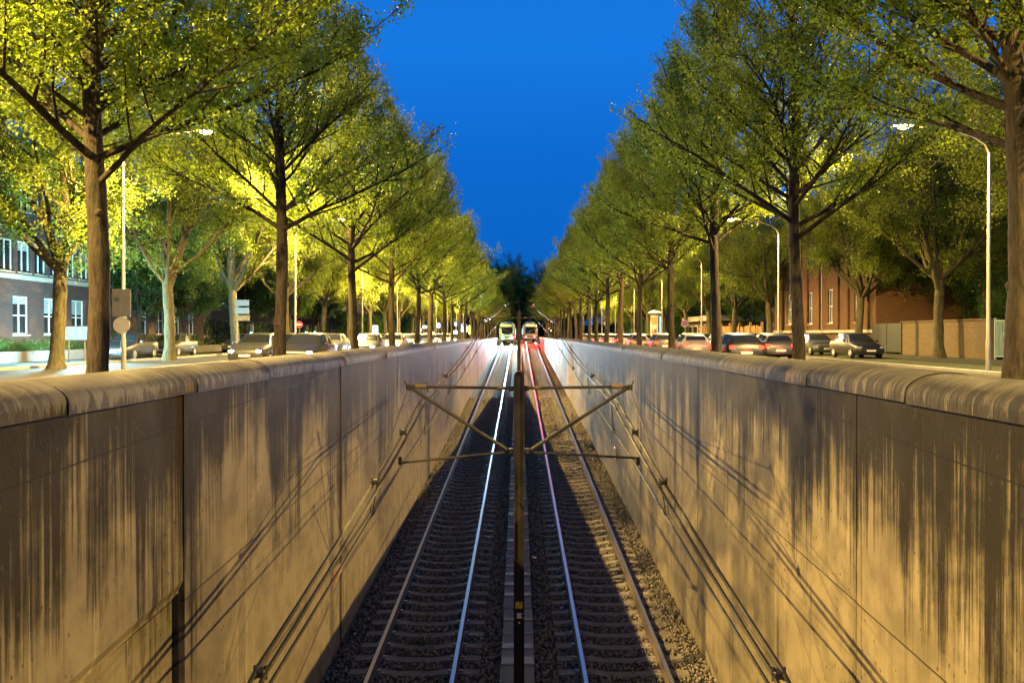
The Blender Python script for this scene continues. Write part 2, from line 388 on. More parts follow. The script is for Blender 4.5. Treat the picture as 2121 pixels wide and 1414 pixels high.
for k, c, mt in (('white', (0.24,0.24,0.25), 0.0), ('silver', (0.10,0.104,0.11), 0.5), ('black', (0.010,0.010,0.012), 0.0), ('blue', (0.03,0.06,0.16), 0.3), ('red', (0.26,0.02,0.02), 0.1), ('grey', (0.05,0.052,0.056), 0.4)):
    M['paint_'+k] = plain(k+' car paint', c, 0.38, mt, 0.06, 2, coat=0.3)
M['head_on'] = emit('headlamp glow', (0.62, 0.86, 1.0), 90)
M['head_off'] = plain('headlamp glass', (0.5,0.5,0.5), 0.1, 0.3)
M['tail_on'] = emit('tail lamp glow', (1.0, 0.018, 0.008), 11, (0.3,0.01,0.01))
M['tail_off'] = plain('tail lamp plastic', (0.25,0.01,0.01), 0.25)
M['sign_white'] = plain('sign white', (0.75,0.75,0.75), 0.4, var=0.06)
M['sign_yellow'] = plain('sign yellow', (0.62,0.50,0.06), 0.4, var=0.1)
M['sign_black'] = plain('sign black', (0.015,0.015,0.015), 0.5)
M['sign_red'] = plain('sign red', (0.62,0.03,0.04), 0.4, var=0.06)
M['sign_blue'] = plain('sign blue', (0.02,0.12,0.55), 0.4, var=0.06)
M['sign_grey'] = plain('sign back grey', (0.14,0.135,0.13), 0.5, 0.3)
M['pink'] = plain('pink paint', (0.50,0.16,0.18), 0.8, var=0.3, scale=30)

# ================================================================== the setting
SL = 0.0363
def zr(y): return min(-5.22 + SL*y, 0.02)       # top of the rails: the cutting climbs away from the camera
HW = 3.55                                        # half width of the cutting

def sheet(name, x0, x1, y0, y1, z, mat, nx=1, ny=1, kind='structure'):
    b = MB(); b.add([(x0,y0,z),(x1,y0,z),(x1,y1,z),(x0,y1,z)], [(0,1,2,3)])
    return setp(b.build(name, mat, fixn=False), kind=kind)
sheet('ground', -600, -4.28, -60, 1500, -0.012, M['grass'])
sheet('ground', 4.28, 600, -60, 1500, -0.012, M['grass'])
sheet('ground', -4.28, 4.28, 150, 1500, -0.25, M['grass'])
sheet('planted_verge', -7.5, -4.28, -60, 700, 0.0, M['soil'])
sheet('planted_verge', 4.28, 8.7, -60, 700, 0.0, M['soil'])
sheet('road', -14.1, -7.64, -60, 700, -0.004, M['asphalt'])
sheet('road', 8.84, 16.3, -60, 700, -0.004, M['asphalt'])
sheet('service_road', -23.0, -19.9, -60, 400, -0.004, M['asphalt'])
sheet('pavement', -26.6, -23.4, -60, 400, 0.004, M['paving'])
sheet('pavement', -19.7, -14.25, -60, 400, 0.006, M['paving'])
sheet('pavement', 16.45, 19.0, -60, 400, 0.004, M['paving'])
sheet('pavement', 21.6, 24.6, -60, 400, 0.006, M['paving'])
for x in (-7.57, -14.17, -19.8, 8.77, 16.38):
    k = MB(); k.bev(x-0.07, x+0.07, -60, 500, -0.1, 0.12, 0.015); setp(k.build('kerb', M['kerb']), kind='structure')
mk = MB()
for x in (-10.9, 12.6):
    for k in range(40): mk.add([(x-0.06, 4+k*9, 0.0), (x+0.06, 4+k*9, 0.0), (x+0.06, 8+k*9, 0.0), (x-0.06, 8+k*9, 0.0)], [(0,1,2,3)])
setp(mk.build('lane_markings', M['paint'], fixn=False), kind='structure')

# cutting floor (ballast bed) as one sheet
b = MB(); vs = []; fs = []; ys = [-12, 0, 12, 40, 80, 120, 142, 144.4, 150, 260, 430]
for y in ys:
    for x in (-HW-0.15, HW+0.15): vs.append((x, y, zr(y)-0.215))
for i in range(len(ys)-1): fs.append((2*i, 2*i+1, 2*i+3, 2*i+2))
b.add(vs, fs); setp(b.build('ballast_bed', M['ballast_bed'], fixn=False), kind='structure')

# loose ballast stones
rng = np.random.default_rng(3)
def np_mesh(name, V, Fc, mat, parent=None, smooth=False):
    me = bpy.data.meshes.new(name); V = np.asarray(V, np.float32); Fc = np.asarray(Fc, np.int32); k = Fc.shape[1]
    me.vertices.add(len(V)); me.vertices.foreach_set('co', V.ravel())
    me.loops.add(Fc.size); me.loops.foreach_set('vertex_index', Fc.ravel())
    me.polygons.add(len(Fc)); me.polygons.foreach_set('loop_start', np.arange(0, Fc.size, k, dtype=np.int32))
    me.polygons.foreach_set('loop_total', np.full(len(Fc), k, np.int32))
    if smooth: me.polygons.foreach_set('use_smooth', np.ones(len(Fc), bool))
    me.update(calc_edges=True); me.materials.append(mat)
    o = bpy.data.objects.new(name, me); COL.objects.link(o)
    if parent is not None: o.parent = parent
    return o
SP = 0.62
N = 62000
yy = 12.5 + (rng.random(N)**1.55)*50; xx = rng.uniform(-HW, HW, N)
ph = ((yy - 11.0) / SP) % 1.0
on_sl = (np.abs(np.abs(xx) - 1.93) < 1.22) & ((ph < 0.20) | (ph > 0.80))
keep = ~(on_sl & (rng.random(N) < 0.95)) & (np.abs(xx+0.02) > 0.33) & (np.abs(np.abs(np.abs(xx)-1.93)-0.7525) > 0.07)
xx, yy = xx[keep], yy[keep]; n = len(xx)
side = (np.abs(xx) > 3.2) | (np.abs(xx) < 0.72)
zz = -5.22 + SL*yy - 0.205 + rng.uniform(0, 0.03, n) + np.where(side, rng.uniform(0, 0.035, n), 0)
base = np.array([(1,0,0),(-1,0,0),(0,1,0),(0,-1,0),(0,0,1),(0,0,-1)], float)
size = rng.uniform(0.017, 0.036, (n,1,1)) * (1 + 0.012*(yy[:,None,None]-12)) * rng.uniform(0.6, 1.3, (n,1,3))
V = base[None]*size + rng.normal(0, 0.004, (n,6,3))
a = rng.uniform(0, 2*PI, n); c, s_ = np.cos(a)[:,None], np.sin(a)[:,None]
tl = rng.uniform(-0.6, 0.6, n)[:,None]
V[:,:,2] += V[:,:,0]*tl
V = np.stack([V[:,:,0]*c - V[:,:,1]*s_, V[:,:,0]*s_ + V[:,:,1]*c, V[:,:,2]], 2) + np.stack([xx, yy, zz], 1)[:,None,:]
f8 = np.array([(0,2,4),(2,1,4),(1,3,4),(3,0,4),(2,0,5),(1,2,5),(3,1,5),(0,3,5)])
o = np_mesh('ballast', V.reshape(-1,3), (f8[None] + 6*np.arange(n)[:,None,None]).reshape(-1,3), M['stone'])
setp(o, 'loose dark grey ballast stones between and beside the two tracks', 'ballast', kind='stuff')

# tracks
def rail_ring(x, y):
    z = zr(y)
    pts = [(-0.036,0),(0.036,0),(0.036,-0.035),(0.009,-0.05),(0.009,-0.135),(0.065,-0.15),(0.065,-0.172),(-0.065,-0.172),(-0.065,-0.15),(-0.009,-0.135),(-0.009,-0.05),(-0.036,-0.035)]
    return [(x+a_, y, z+b_) for a_, b_ in pts]
rys = [8, 60, 100, 130, 142, 143.5, 145, 147, 200, 300, 400]
def sleeper_mb(b, xc, y, tl=0.0):
    z = zr(y) - 0.175; prof = [(-1.2, -0.14), (1.2, -0.14), (1.2, 0.0), (0.95, 0.012), (0.55, 0.012), (0.3, -0.03), (-0.3, -0.03), (-0.55, 0.012), (-0.95, 0.012), (-1.2, 0.0)]
    b.prism([(xc+u, z+v) for u, v in prof], 'xz', y-0.12, y+0.12)
for xc, lab in ((-1.93, 'left railway track with polished rails, nearest the left wall'), (1.93, 'right railway track with polished rails, nearest the right wall')):
    tr = empty('railway_track', (xc, 12, zr(12)), lab, 'railway track', 'the two tracks in the cutting')
    for sgn in (-1, 1):
        b = MB(); b.loft([rail_ring(xc + sgn*0.7525, y) for y in rys])
        b.m = [0]*len(b.f)
        o = b.build('rail', [M['rust'], M['rail']], tr, world=True)
        for pol in o.data.polygons:
            if pol.normal.z > 0.9 and pol.center.z + tr.location.z > zr(pol.center.y+12)-0.02: pol.material_index = 1
    k = 0; rest = MB(); y = 11.0
    while y < 260:
        if k < 100:
            b = MB(); sleeper_mb(b, xc, y)
            for sgn in (-1, 1):
                for q in (-1, 1): b.box(xc+sgn*0.7525+q*0.105-0.03, xc+sgn*0.7525+q*0.105+0.03, y-0.05, y+0.05, zr(y)-0.165, zr(y)-0.135)
            b.build('sleeper', M['sleeper'], tr, world=True)
        else: sleeper_mb(rest, xc, y)
        k += 1; y += SP
    setp(rest.build('sleeper', M['sleeper'], tr, world=True), kind='stuff')

# concrete cable duct down the middle
du = empty('cable_duct', (0, 12, zr(12)), 'grey concrete cable duct of square slabs down the middle between the tracks', 'cable duct')
y = 10.0; k = 0; rest = MB()
while y < 145:
    z = zr(y+0.4) ; t_ = MB() if k < 90 else rest
    jx, jz = random.uniform(-0.008, 0.008), random.uniform(-0.008, 0.008)
    t_.bev(-0.335+jx, 0.285+jx, y+0.006, y+0.744, z-0.25, z-0.06+jz, 0.012) if k < 90 else t_.box(-0.335, 0.285, y, y+0.74, z-0.25, z-0.06)
    if k < 90: t_.build('slab', M['slab'], du, world=True)
    y += 0.75; k += 1
setp(rest.build('slab', M['slab'], du, world=True), kind='stuff')

# retaining walls
def wall_side(sgn):
    left = sgn < 0
    o = empty('retaining_wall', (sgn*HW, 9.15, zr(9)), 'left stained concrete retaining wall of the tram cutting' if left else 'right stained concrete retaining wall of the tram cutting, blacker with moss', 'retaining wall')
    wm = M['wall_left'] if left else M['wall_right']; cm = M['cop_left'] if left else M['cop_right']
    js = [9.15 + 8.1*k for k in range(-3, 18)]
    for i in range(len(js)-1):
        y0, y1 = js[i]+0.018, js[i+1]-0.018
        top = 0.765 if y0 < 80 else 0.70
        b = MB(); jog = random.uniform(-0.006, 0.006)
        rings = []
        for y in (y0, y1):
            bt = zr(y) - 0.7; X = HW + jog
            if left and y1 < 9.2:
                zl = -1.2 + 0.06*(y-9.13)
                pr = [(X,top),(X,zl),(X+0.05,zl-0.10),(X+0.05,zl-0.13),(X+0.12,zl-0.15),(X+0.12,bt),(X+0.5,bt),(X+0.5,top)]
            else:
                pr = [(X,top),(X,(top+bt)/2),(X,bt),(X+0.42,bt),(X+0.42,top)]
            rings.append([(sgn*u, y, v) for u, v in pr])
        b.loft(rings); b.build('wall_panel', wm, o, world=True)
    bk = MB(); bk.loft([[(sgn*u, y, v) for u, v in ((HW+0.06, 0.7), (HW+0.06, zr(y)-0.7), (HW+0.30, zr(y)-0.7), (HW+0.30, 0.7))] for y in (9.16, 150)])
    bk.build('joint_filler', M['plastic'], o, world=True)
    # coping stones, rounded
    prof = [(HW-0.055, 0.775), (HW-0.055, 0.865)]
    for k in range(13):
        t_ = PI * k/12; prof.append((HW+0.335 - 0.39*math.cos(t_), 0.865 + 0.185*math.sin(t_)))
    prof += [(HW+0.725, 0.775)]
    y = -14.9 + (0 if left else 1.2)
    while y < 82:
        L = 2.7
        b = MB(); j = random.uniform(-0.009, 0.009); j2 = random.uniform(-0.008, 0.006)
        b.loft([[(sgn*(u+j), yy_, v+j2) for u, v in prof] for yy_ in (y+0.014, y+1.35, y+2.7, y+L-0.014)])
        b.build('coping_stone', cm, o, smooth=True, world=True); y += L
    y0 = y
    while y < 148:
        b = MB(); b.bev(min(sgn*(HW-0.04), sgn*(HW+0.5)), max(sgn*(HW-0.04), sgn*(HW+0.5)), y+0.01, y+3.95, 0.705, 0.86, 0.02)
        b.build('coping_stone', M['cop_white'], o, world=True); y += 4
    co = MB(); co.box(min(sgn*(HW+0.1), sgn*(HW+0.6)), max(sgn*(HW+0.1), sgn*(HW+0.6)), -14, y0, 0.72, 0.86); co.build('joint_filler', M['plastic'], o, world=True)
wall_side(-1); wall_side(1)
# the bridge the picture is taken from (behind and under the camera)
br = empty('bridge', (0, -6, -0.9), 'plain concrete road bridge over the cutting behind the viewpoint', 'bridge')
b = MB(); b.bev(-3.45, 3.45, -11, -0.9, -1.0, 0.1, 0.03); b.build('deck', M['wall_left'], br, world=True)
b = MB(); b.bev(-3.45, 3.45, -1.35, -0.92, 0.105, 0.75, 0.03); b.build('parapet', M['cop_left'], br, world=True)

# small signs fixed to the right wall
def yzsign(name, x, y, z, wy, hz, mat, label, cat, rot=0):
    o = empty(name, (x, y, z), label, cat)
    b = MB(); b.bev(-0.022, 0.0, -wy/2, wy/2, -hz/2, hz/2, 0.004); b.build('plate', mat, o); return o
s1 = yzsign('wall_sign', HW-0.012, 32.0, 1.4 - (936-692)*32.0/1800 + 0.10, 0.42, 0.17, M['sign_white'], 'small white plate with diagonal stroke and two dots, low on right wall', 'wall sign')
b = MB(); b.prism([(-0.19,-0.08),(-0.17,-0.085),(0.19,0.08),(0.17,0.085)], 'yz', -0.027, -0.023); b.build('stroke', M['sign_red'], s1)
for q in (-1, 1):
    b = MB(); b.lathe([(0.018, -0.027), (0.018, -0.023)], (0, q*-0.03, q*0.045), 10, 'x'); b.build('dot', M['sign_black'], s1)
s2 = yzsign('wall_sign', HW-0.012, 32.0, 1.4 - (936-692)*32.0/1800 - 0.13, 0.42, 0.22, M['sign_white'], 'small yellow plate with black marks on white backing, low on right wall', 'wall sign')
b = MB(); b.box(-0.027, -0.023, -0.15, 0.15, -0.08, 0.09); b.build('panel', M['sign_yellow'], s2)
b = MB()
for q in (-1, 1): b.prism([(q*0.02,0.03),(q*0.11,0.03),(q*0.09,0.07),(q*0.04,0.07)], 'yz', -0.032, -0.028); b.prism([(q*0.02,-0.03),(q*0.1,-0.03),(q*0.05,-0.07)], 'yz', -0.032, -0.028)
b.build('symbol', M['sign_black'], s2)
# faded pink painted scribble low on the left wall
g = MB(); random.seed(5)
zc_ = 1.4 - (1195-692)*16.8/1800
yq = 16.45
for k in range(9):
    if k == 4: yq += 0.12; continue
    h_ = random.uniform(0.12, 0.2)
    g.box(-HW+0.007, -HW+0.010, yq, yq+0.035, zc_-h_/2+k*0.006, zc_+h_/2+k*0.006)
    g.box(-HW+0.007, -HW+0.010, yq+0.04, yq+0.075, zc_+random.uniform(-0.06,0.04), zc_+h_/2+k*0.006); yq += 0.095
setp(g.build('graffiti', M['pink']), 'small faded pink scribble painted low on the left wall', 'graffiti')
random.seed(11)

# ================================================================== overhead line
def overhead_pole(y, top_z, arm_z, low_z, span, label, signs=False, big=True):
    base = zr(y) - 0.1
    o = empty('overhead_pole', (0.0, y, base), label, 'overhead line pole', 'poles carrying the overhead line')
    hw = 0.088; b = MB(); n = 10
    arc = [(hw*math.cos(PI*k/n), top_z - hw + hw*math.sin(PI*k/n)) for k in range(n+1)]
    b.prism([(hw, base)] + arc + [(-hw, base)], 'xz', y-0.06, y+0.09); b.build('mast', M['mast'], o, world=True, smooth=False)
    h2 = 0.066; arc2 = [(h2*math.cos(PI*k/n), top_z - hw + h2*math.sin(PI*k/n)) for k in range(n+1)]
    b = MB(); outer = [(hw, base)] + arc + [(-hw, base)]; inner = [(h2, base)] + arc2 + [(-h2, base)]
    vs = [(u, y-0.062, v) for u, v in outer] + [(u, y-0.062, v) for u, v in inner] + [(u, y-0.088, v) for u, v in outer] + [(u, y-0.088, v) for u, v in inner]
    m_ = len(outer); fs = []
    for k in range(m_-1):
        fs += [(2*m_+k, 2*m_+k+1, 3*m_+k+1, 3*m_+k), (k, k+1, 2*m_+k+1, 2*m_+k), (m_+k, m_+k+1, 3*m_+k+1, 3*m_+k)]
    b.add(vs, fs); b.build('rim', M['mast'], o, world=True)
    for s in (-1, 1):
        tipx = s*span; r0 = 0.024
        b = MB(); b.tube([(s*0.14, y, arm_z-0.03), (tipx*0.975, y-0.02, arm_z)], r0, 8); b.build('top_arm', M['tube'], o, world=True, smooth=True)
        b = MB(); b.tube([(s*0.26, y, arm_z-0.028), (s*0.36, y, arm_z-0.028)], 0.036, 8); b.build('insulator', M['insul'], o, world=True)
        b = MB(); b.tube([(tipx*0.84, y-0.015, arm_z), (tipx*0.94, y-0.018, arm_z)], 0.042, 8); b.build('insulator', M['insul'], o, world=True)
        b = MB(); b.tube([(tipx*1.0, y-0.02, arm_z), (s*0.20, y, low_z+0.10)], 0.030, 8); b.build('diagonal_stay', M['tube'], o, world=True, smooth=True)
        b = MB(); b.tube([(s*0.24, y, low_z+0.06), (tipx*1.06, y-0.25, low_z-0.08 if s < 0 else low_z-0.0)], 0.020, 8); b.build('steady_arm', M['tube'], o, world=True, smooth=True)
        b = MB()
        for zz_ in (arm_z-0.03, low_z+0.08):
            b.bev(min(s*0.085, s*0.17), max(s*0.085, s*0.17), y-0.05, y+0.05, zz_-0.045, zz_+0.045, 0.01)
            b.tube([(s*0.13, y-0.07, zz_), (s*0.13, y+0.07, zz_)], 0.018, 6)
        b.build('bracket', M['tube'], o, world=True)
        b = MB(); b.tube([(tipx*1.0, y-0.07, arm_z-0.0), (tipx*1.0, y+0.07, arm_z-0.0)], 0.03, 8); b.bev(tipx-0.05, tipx+0.05, y-0.05, y+0.03, arm_z-0.06, arm_z+0.03, 0.012)
        b.tube([(tipx+s*0.03, y, arm_z-0.02), (tipx+s*0.07, y-0.02, arm_z+0.10)], 0.012, 6); b.build('clamp', M['mast'], o, world=True)
        b = MB(); b.bev(tipx*1.06-0.03, tipx*1.06+0.03, y-0.29, y-0.22, low_z-0.11, low_z+0.02, 0.01); b.build('clamp', M['mast'], o, world=True)
    return o
overhead_pole(14.5, 1.4-0.61, 1.4-0.87, 1.4-2.03, 1.84, 'nearest dark steel mast with rounded top and two cantilever arms, between the tracks')
overhead_pole(44.4, 1.4+1.20, 1.4+0.86, 1.4-0.17, 1.85, 'second steel mast with cantilever arms, behind the nearest mast')
overhead_pole(106.0, 1.4+4.5, 1.4+3.9, 1.4+2.4, 1.85, 'farthest visible steel mast whose arms stand against the dark trees')
def xzplate(name, x, y, z, wx, hz, mat, label, cat):
    o = empty(name, (x, y, z), label, cat); b = MB(); b.bev(-wx/2, wx/2, 0.0, 0.012, -hz/2, hz/2, 0.003); b.build('plate', mat, o); return o
zz_ = lambda py, y: 1.4 - (py-692)*y/1800
s3 = xzplate('phone_sign', 0.0, 14.40, zz_(1254, 14.4), 0.112, 0.108, M['sign_yellow'], 'small yellow square sign with black telephone handset on nearest mast', 'sign')
hp = [(0.020, 0.038), (0.030, 0.030), (0.026, 0.012), (0.014, -0.010), (-0.004, -0.026), (-0.022, -0.030), (-0.030, -0.024)]
b = MB(); b.tube([(u, -0.002, v) for u, v in hp], [0.006, 0.008, 0.005, 0.005, 0.005, 0.008, 0.006], 6)
b.tube([(0.018, -0.002, 0.042), (0.010, -0.002, 0.026)], 0.006, 6); b.tube([(-0.032, -0.002, -0.026), (-0.026, -0.002, -0.012)], 0.006, 6); b.build('handset', M['sign_black'], s3)
s4 = xzplate('meter_box', 0.0, 14.40, zz_(1276, 14.4), 0.07, 0.09, M['sign_white'], 'tiny white box with dial below the yellow phone sign on nearest mast', 'meter box')
b = MB(); b.tube([(0.024*math.cos(PI*k/8), -0.002, 0.004+0.024*math.sin(PI*k/8)) for k in range(9)], 0.003, 5); b.tube([(0,-0.002,-0.03),(0,-0.002,0.0)], 0.005, 5); b.build('dial', M['sign_black'], s4)
for q in (-1, 1):
    b = MB(); b.bev(0.045, 0.066, 0, 0.01, q*0.033-0.007, q*0.033+0.007, 0.002); b.build('tab', M['sign_white'], s4)
b = MB(); b.lathe([(0.016, 0.0), (0.016, 0.02)], (0.003, 14.39, zz_(1290.5, 14.4)), 12, 'y'); setp(b.build('round_stud', M['sign_white']), 'tiny pale round stud below the meter box on nearest mast', 'stud')
b = MB(); b.tube([(-0.012, 14.405, zz_(1293, 14.4)), (-0.012, 14.40, -4.75)], 0.006, 6); b.tube([(0.016, 14.405, zz_(1293, 14.4)), (0.016, 14.40, -4.75)], 0.006, 6); setp(b.build('conduit', M['wire']), 'two thin dark conduits running down the nearest mast below the round stud', 'conduit')

def wire(name, pts, r, label, cat, group=None, sag=0.0, n=1):
    P = []
    for i in range(len(pts)-1):
        a, c = Vector(pts[i]), Vector(pts[i+1]); k_ = max(2, n)
        for j in range(k_):
            t_ = j/k_; q = a.lerp(c, t_); q.z -= sag*4*t_*(1-t_)*min(1, (c-a).length/30); P.append(q)
    P.append(Vector(pts[-1])); b = MB(); b.tube(P, r, 6); return setp(b.build(name, M['wire'], smooth=True), label, cat, group)
def at(px, py, y): return Vector(((px-1075)*y/1800, y, 1.4-(py-692)*y/1800))
for s, sd in ((-1, 'left'), (1, 'right')):
    X = lambda v: s*v
    A0 = (s*1.66, 14.5, 1.4-1.13)                      # hung just under the diagonal stay
    P44 = (s*1.80, 44.4, 1.4+0.70)
    P106 = (s*1.80, 106, 1.4+3.7)
    N0 = (s*1.93, 6.35, 1.4-2.46); N1 = (s*2.02, 2.0, -2.1)
    wire('carrier_wire', [N1, N0, A0, P44, P106, (s*1.9, 180, 6.6)], 0.020, f'outer of the two twisted carrier wires above the {sd} track', 'carrier wire', 'overhead wires', 0.25, 8)
    A1 = (s*1.72, 14.5, 1.4-1.17)
    wire('carrier_wire', [(s*1.95, 2.0, -2.2), (s*1.87, 6.35, 1.4-2.50), (s*1.60, 14.5, 1.4-1.20), (s*1.74, 44.4, 1.4+0.62), (s*1.75, 106, 1.4+3.62)], 0.020, f'inner of the two twisted carrier wires above the {sd} track', 'carrier wire', 'overhead wires', 0.25, 8)
    wire('contact_wire', [(s*1.80, 2.0, -2.35), (s*1.78, 6.1, 1.4-2.50), (s*1.92, 14.25, 1.4-2.14), (s*1.80, 44.15, 1.4-0.30), (s*1.80, 105.75, 1.4+2.2), (s*1.9, 180, 5.6)], 0.016, f'contact wire above the {sd} track', 'contact wire', 'overhead wires', 0.06, 8)
    # droppers between carrier and contact wires
    for yd, ca, cb in ((11.0, -1.72, -2.28), (17.0, -1.02, -1.95), (23.0, -0.72, -1.58), (29.5, -0.35, -1.20), (36.5, 0.15, -0.78)):
        fx = 1.70 + (0.08 if yd > 14 else 0.08)
        ln = MB(); top = Vector((s*fx, yd, 1.4+ca-0.02)); bot = Vector((s*(1.86 if yd < 30 else 1.81), yd, 1.4+cb))
        ln.tube([top, bot], 0.007, 5)
        lp = [bot + Vector((0.03*math.cos(q*PI/5), 0, 0.05+0.06*math.sin(q*PI/5))) for q in range(11)]; ln.tube(lp, 0.006, 4)
        d = setp(ln.build('dropper', M['wire']), f'thin dropper hanging from the carrier wires above the {sd} track', 'dropper', 'thin droppers between the wires')
    # clamps holding the pair together
    for yc, cx, cz in ((6.35, 1.90, -2.48), (10.6, 1.76, -1.80), (12.7, 1.70, -1.43), (19.5, 1.66, -0.94)):
        b = MB(); b.bev(s*cx-0.045, s*cx+0.045, yc-0.05, yc+0.05, 1.4+cz-0.028, 1.4+cz+0.028, 0.01)
        for q in (-1, 1): b.tube([(s*cx+q*0.04, yc, 1.4+cz-0.05), (s*cx+q*0.04, yc, 1.4+cz+0.05)], 0.012, 6)
        setp(b.build('wire_clamp', M['mast']), f'small clamp joining the two carrier wires above the {sd} track', 'wire clamp', 'clamps on the carrier wires')
    wire('tie_wire', [(s*1.84, 14.5, 1.4-0.87), (s*1.76, 10.6, 1.4-1.80)], 0.008, f'thin tie wire from the {sd} arm tip down to the carrier clamp', 'tie wire', 'tie wires')
    wire('tie_wire', [(s*1.84, 14.5, 1.4-0.87), (s*1.66, 19.5, 1.4-0.94)], 0.007, f'thin tie wire running away from the {sd} arm tip', 'tie wire', 'tie wires')

# a weed between the sleepers and bits of litter on the ballast
wv, wf = [], []; rw = np.random.default_rng(4); wo_ = empty('weed', (-2.0, 17.3, zr(17.3)-0.19), 'small green weed growing between the sleepers of the left track', 'weed')
b = MB()
for k in range(34):
    a_ = rw.uniform(0, 6.28); l_ = rw.uniform(0.05, 0.17); h_ = rw.uniform(0.03, 0.12); q = Vector((rw.normal(0, 0.11), rw.normal(0, 0.05), 0)); t_ = q + Vector((math.cos(a_)*l_, math.sin(a_)*l_, h_)); n_ = Vector((-math.sin(a_), math.cos(a_), 0))*0.018
    b.add([q, (q+t_)/2 + n_ + Vector((0,0,0.02)), t_, (q+t_)/2 - n_ + Vector((0,0,0.02))], [(0,1,2),(0,2,3)])
b.build('leaves', plain('weed leaf', (0.06, 0.15, 0.03), 0.6), wo_, fixn=False)
for px, py, sz, lab in ((1107, 872, 0.07, 'white scrap of paper on the ballast right of the nearest mast arms'), (1106, 1157, 0.10, 'crumpled white wrapper on the ballast beside the right track'), (1167, 1191, 0.06, 'small pale bottle on the left sleeper ends of the right track'), (1163, 1262, 0.05, 'small white scrap near the inner rail of the right track'), (1040, 900, 0.05, 'tiny white scrap on the ballast left of the nearest mast'), (1358, 1247, 0.04, 'small yellow scrap outside the outer right rail')):
    h_ = 6.80; yy_ = h_*1800/((py-692) + 0.0363*1800); xx_ = (px-1075)*yy_/1800; zz0 = zr(yy_) - 0.16
    b = MB(); rl = random.Random(px)
    vs = [(xx_+rl.uniform(-sz, sz), yy_+rl.uniform(-sz, sz), zz0+rl.uniform(-0.015, 0.04)) for _ in range(7)]
    b.add(vs, [(0,1,2),(0,2,3),(1,2,4),(2,5,3),(4,5,2),(5,6,3),(0,6,1)]); setp(b.build('litter', M['sign_white'], fixn=False), lab, 'litter')

# ================================================================== trees
class Tub:
    """fast accumulator for thin tapered limbs"""
    def __init__(s): s.V = []; s.F = []; s.n = 0
    def add(s, P, Rr, n):
        P = np.asarray(P, float); k = len(P); Rr = np.asarray(Rr, float)
        T = np.gradient(P, axis=0); T /= np.linalg.norm(T, axis=1)[:,None] + 1e-9
        ref = np.array([0.3, 0.2, 1.0]) if abs(T[0][2]) < 0.9 else np.array([1.0, 0.1, 0.0])
        A = np.cross(T, ref); A /= np.linalg.norm(A, axis=1)[:,None] + 1e-9; B = np.cross(T, A)
        th = np.arange(n)*2*PI/n
        ring = P[:,None,:] + Rr[:,None,None]*(A[:,None,:]*np.cos(th)[None,:,None] + B[:,None,:]*np.sin(th)[None,:,None])
        s.V.append(ring.reshape(-1,3))
        i = np.arange(k-1)[:,None]*n; j = np.arange(n)[None]; j2 = (j+1) % n
        s.F.append(np.stack([i+j, i+j2, i+n+j2, i+n+j], 2).reshape(-1,4) + s.n); s.n += k*n
    def obj(s, name, mat, parent, smooth=True): return np_mesh(name, np.concatenate(s.V), np.concatenate(s.F), mat, parent, smooth)

def curve(rng, p0, d0, L, bend, k=5, wob=0.06):
    """polyline from p0 in direction d0, curving by the vector bend"""
    P = [np.array(p0)]; d = np.array(d0, float); st = L/k
    for i in range(k):
        d = d + np.array(bend)/k + rng.normal(0, wob, 3); d /= np.linalg.norm(d); P.append(P[-1] + d*st)
    return np.array(P)

def leaves(rng, tips, dirs, per, spread, size):
    n = len(tips)*per
    T = np.repeat(tips, per, 0); D = np.repeat(dirs, per, 0)
    C = T - D*rng.uniform(0, 1.0, (n,1)) + rng.normal(0, spread, (n,3))
    N_ = rng.normal(0, 0.75, (n,3)) + np.array([0,0,0.55]); N_ /= np.linalg.norm(N_, axis=1)[:,None]
    A = np.cross(N_, rng.normal(0, 1, (n,3))); A /= np.linalg.norm(A, axis=1)[:,None] + 1e-9; B = np.cross(N_, A)
    s = rng.uniform(0.6, 1.15, (n,1))*size
    v0 = C - A*s*0.5; v1 = C + B*s*0.40 + N_*s*0.10; v2 = C + A*s*0.55 - N_*s*0.05; v3 = C - B*s*0.40 + N_*s*0.10
    V = np.stack([v0, v1, v2, v3], 1).reshape(-1,3); i = np.arange(n)[:,None]*4
    Fc = np.concatenate([np.concatenate([i, i+1, i+2], 1), np.concatenate([i, i+2, i+3], 1)], 0)
    return V, Fc

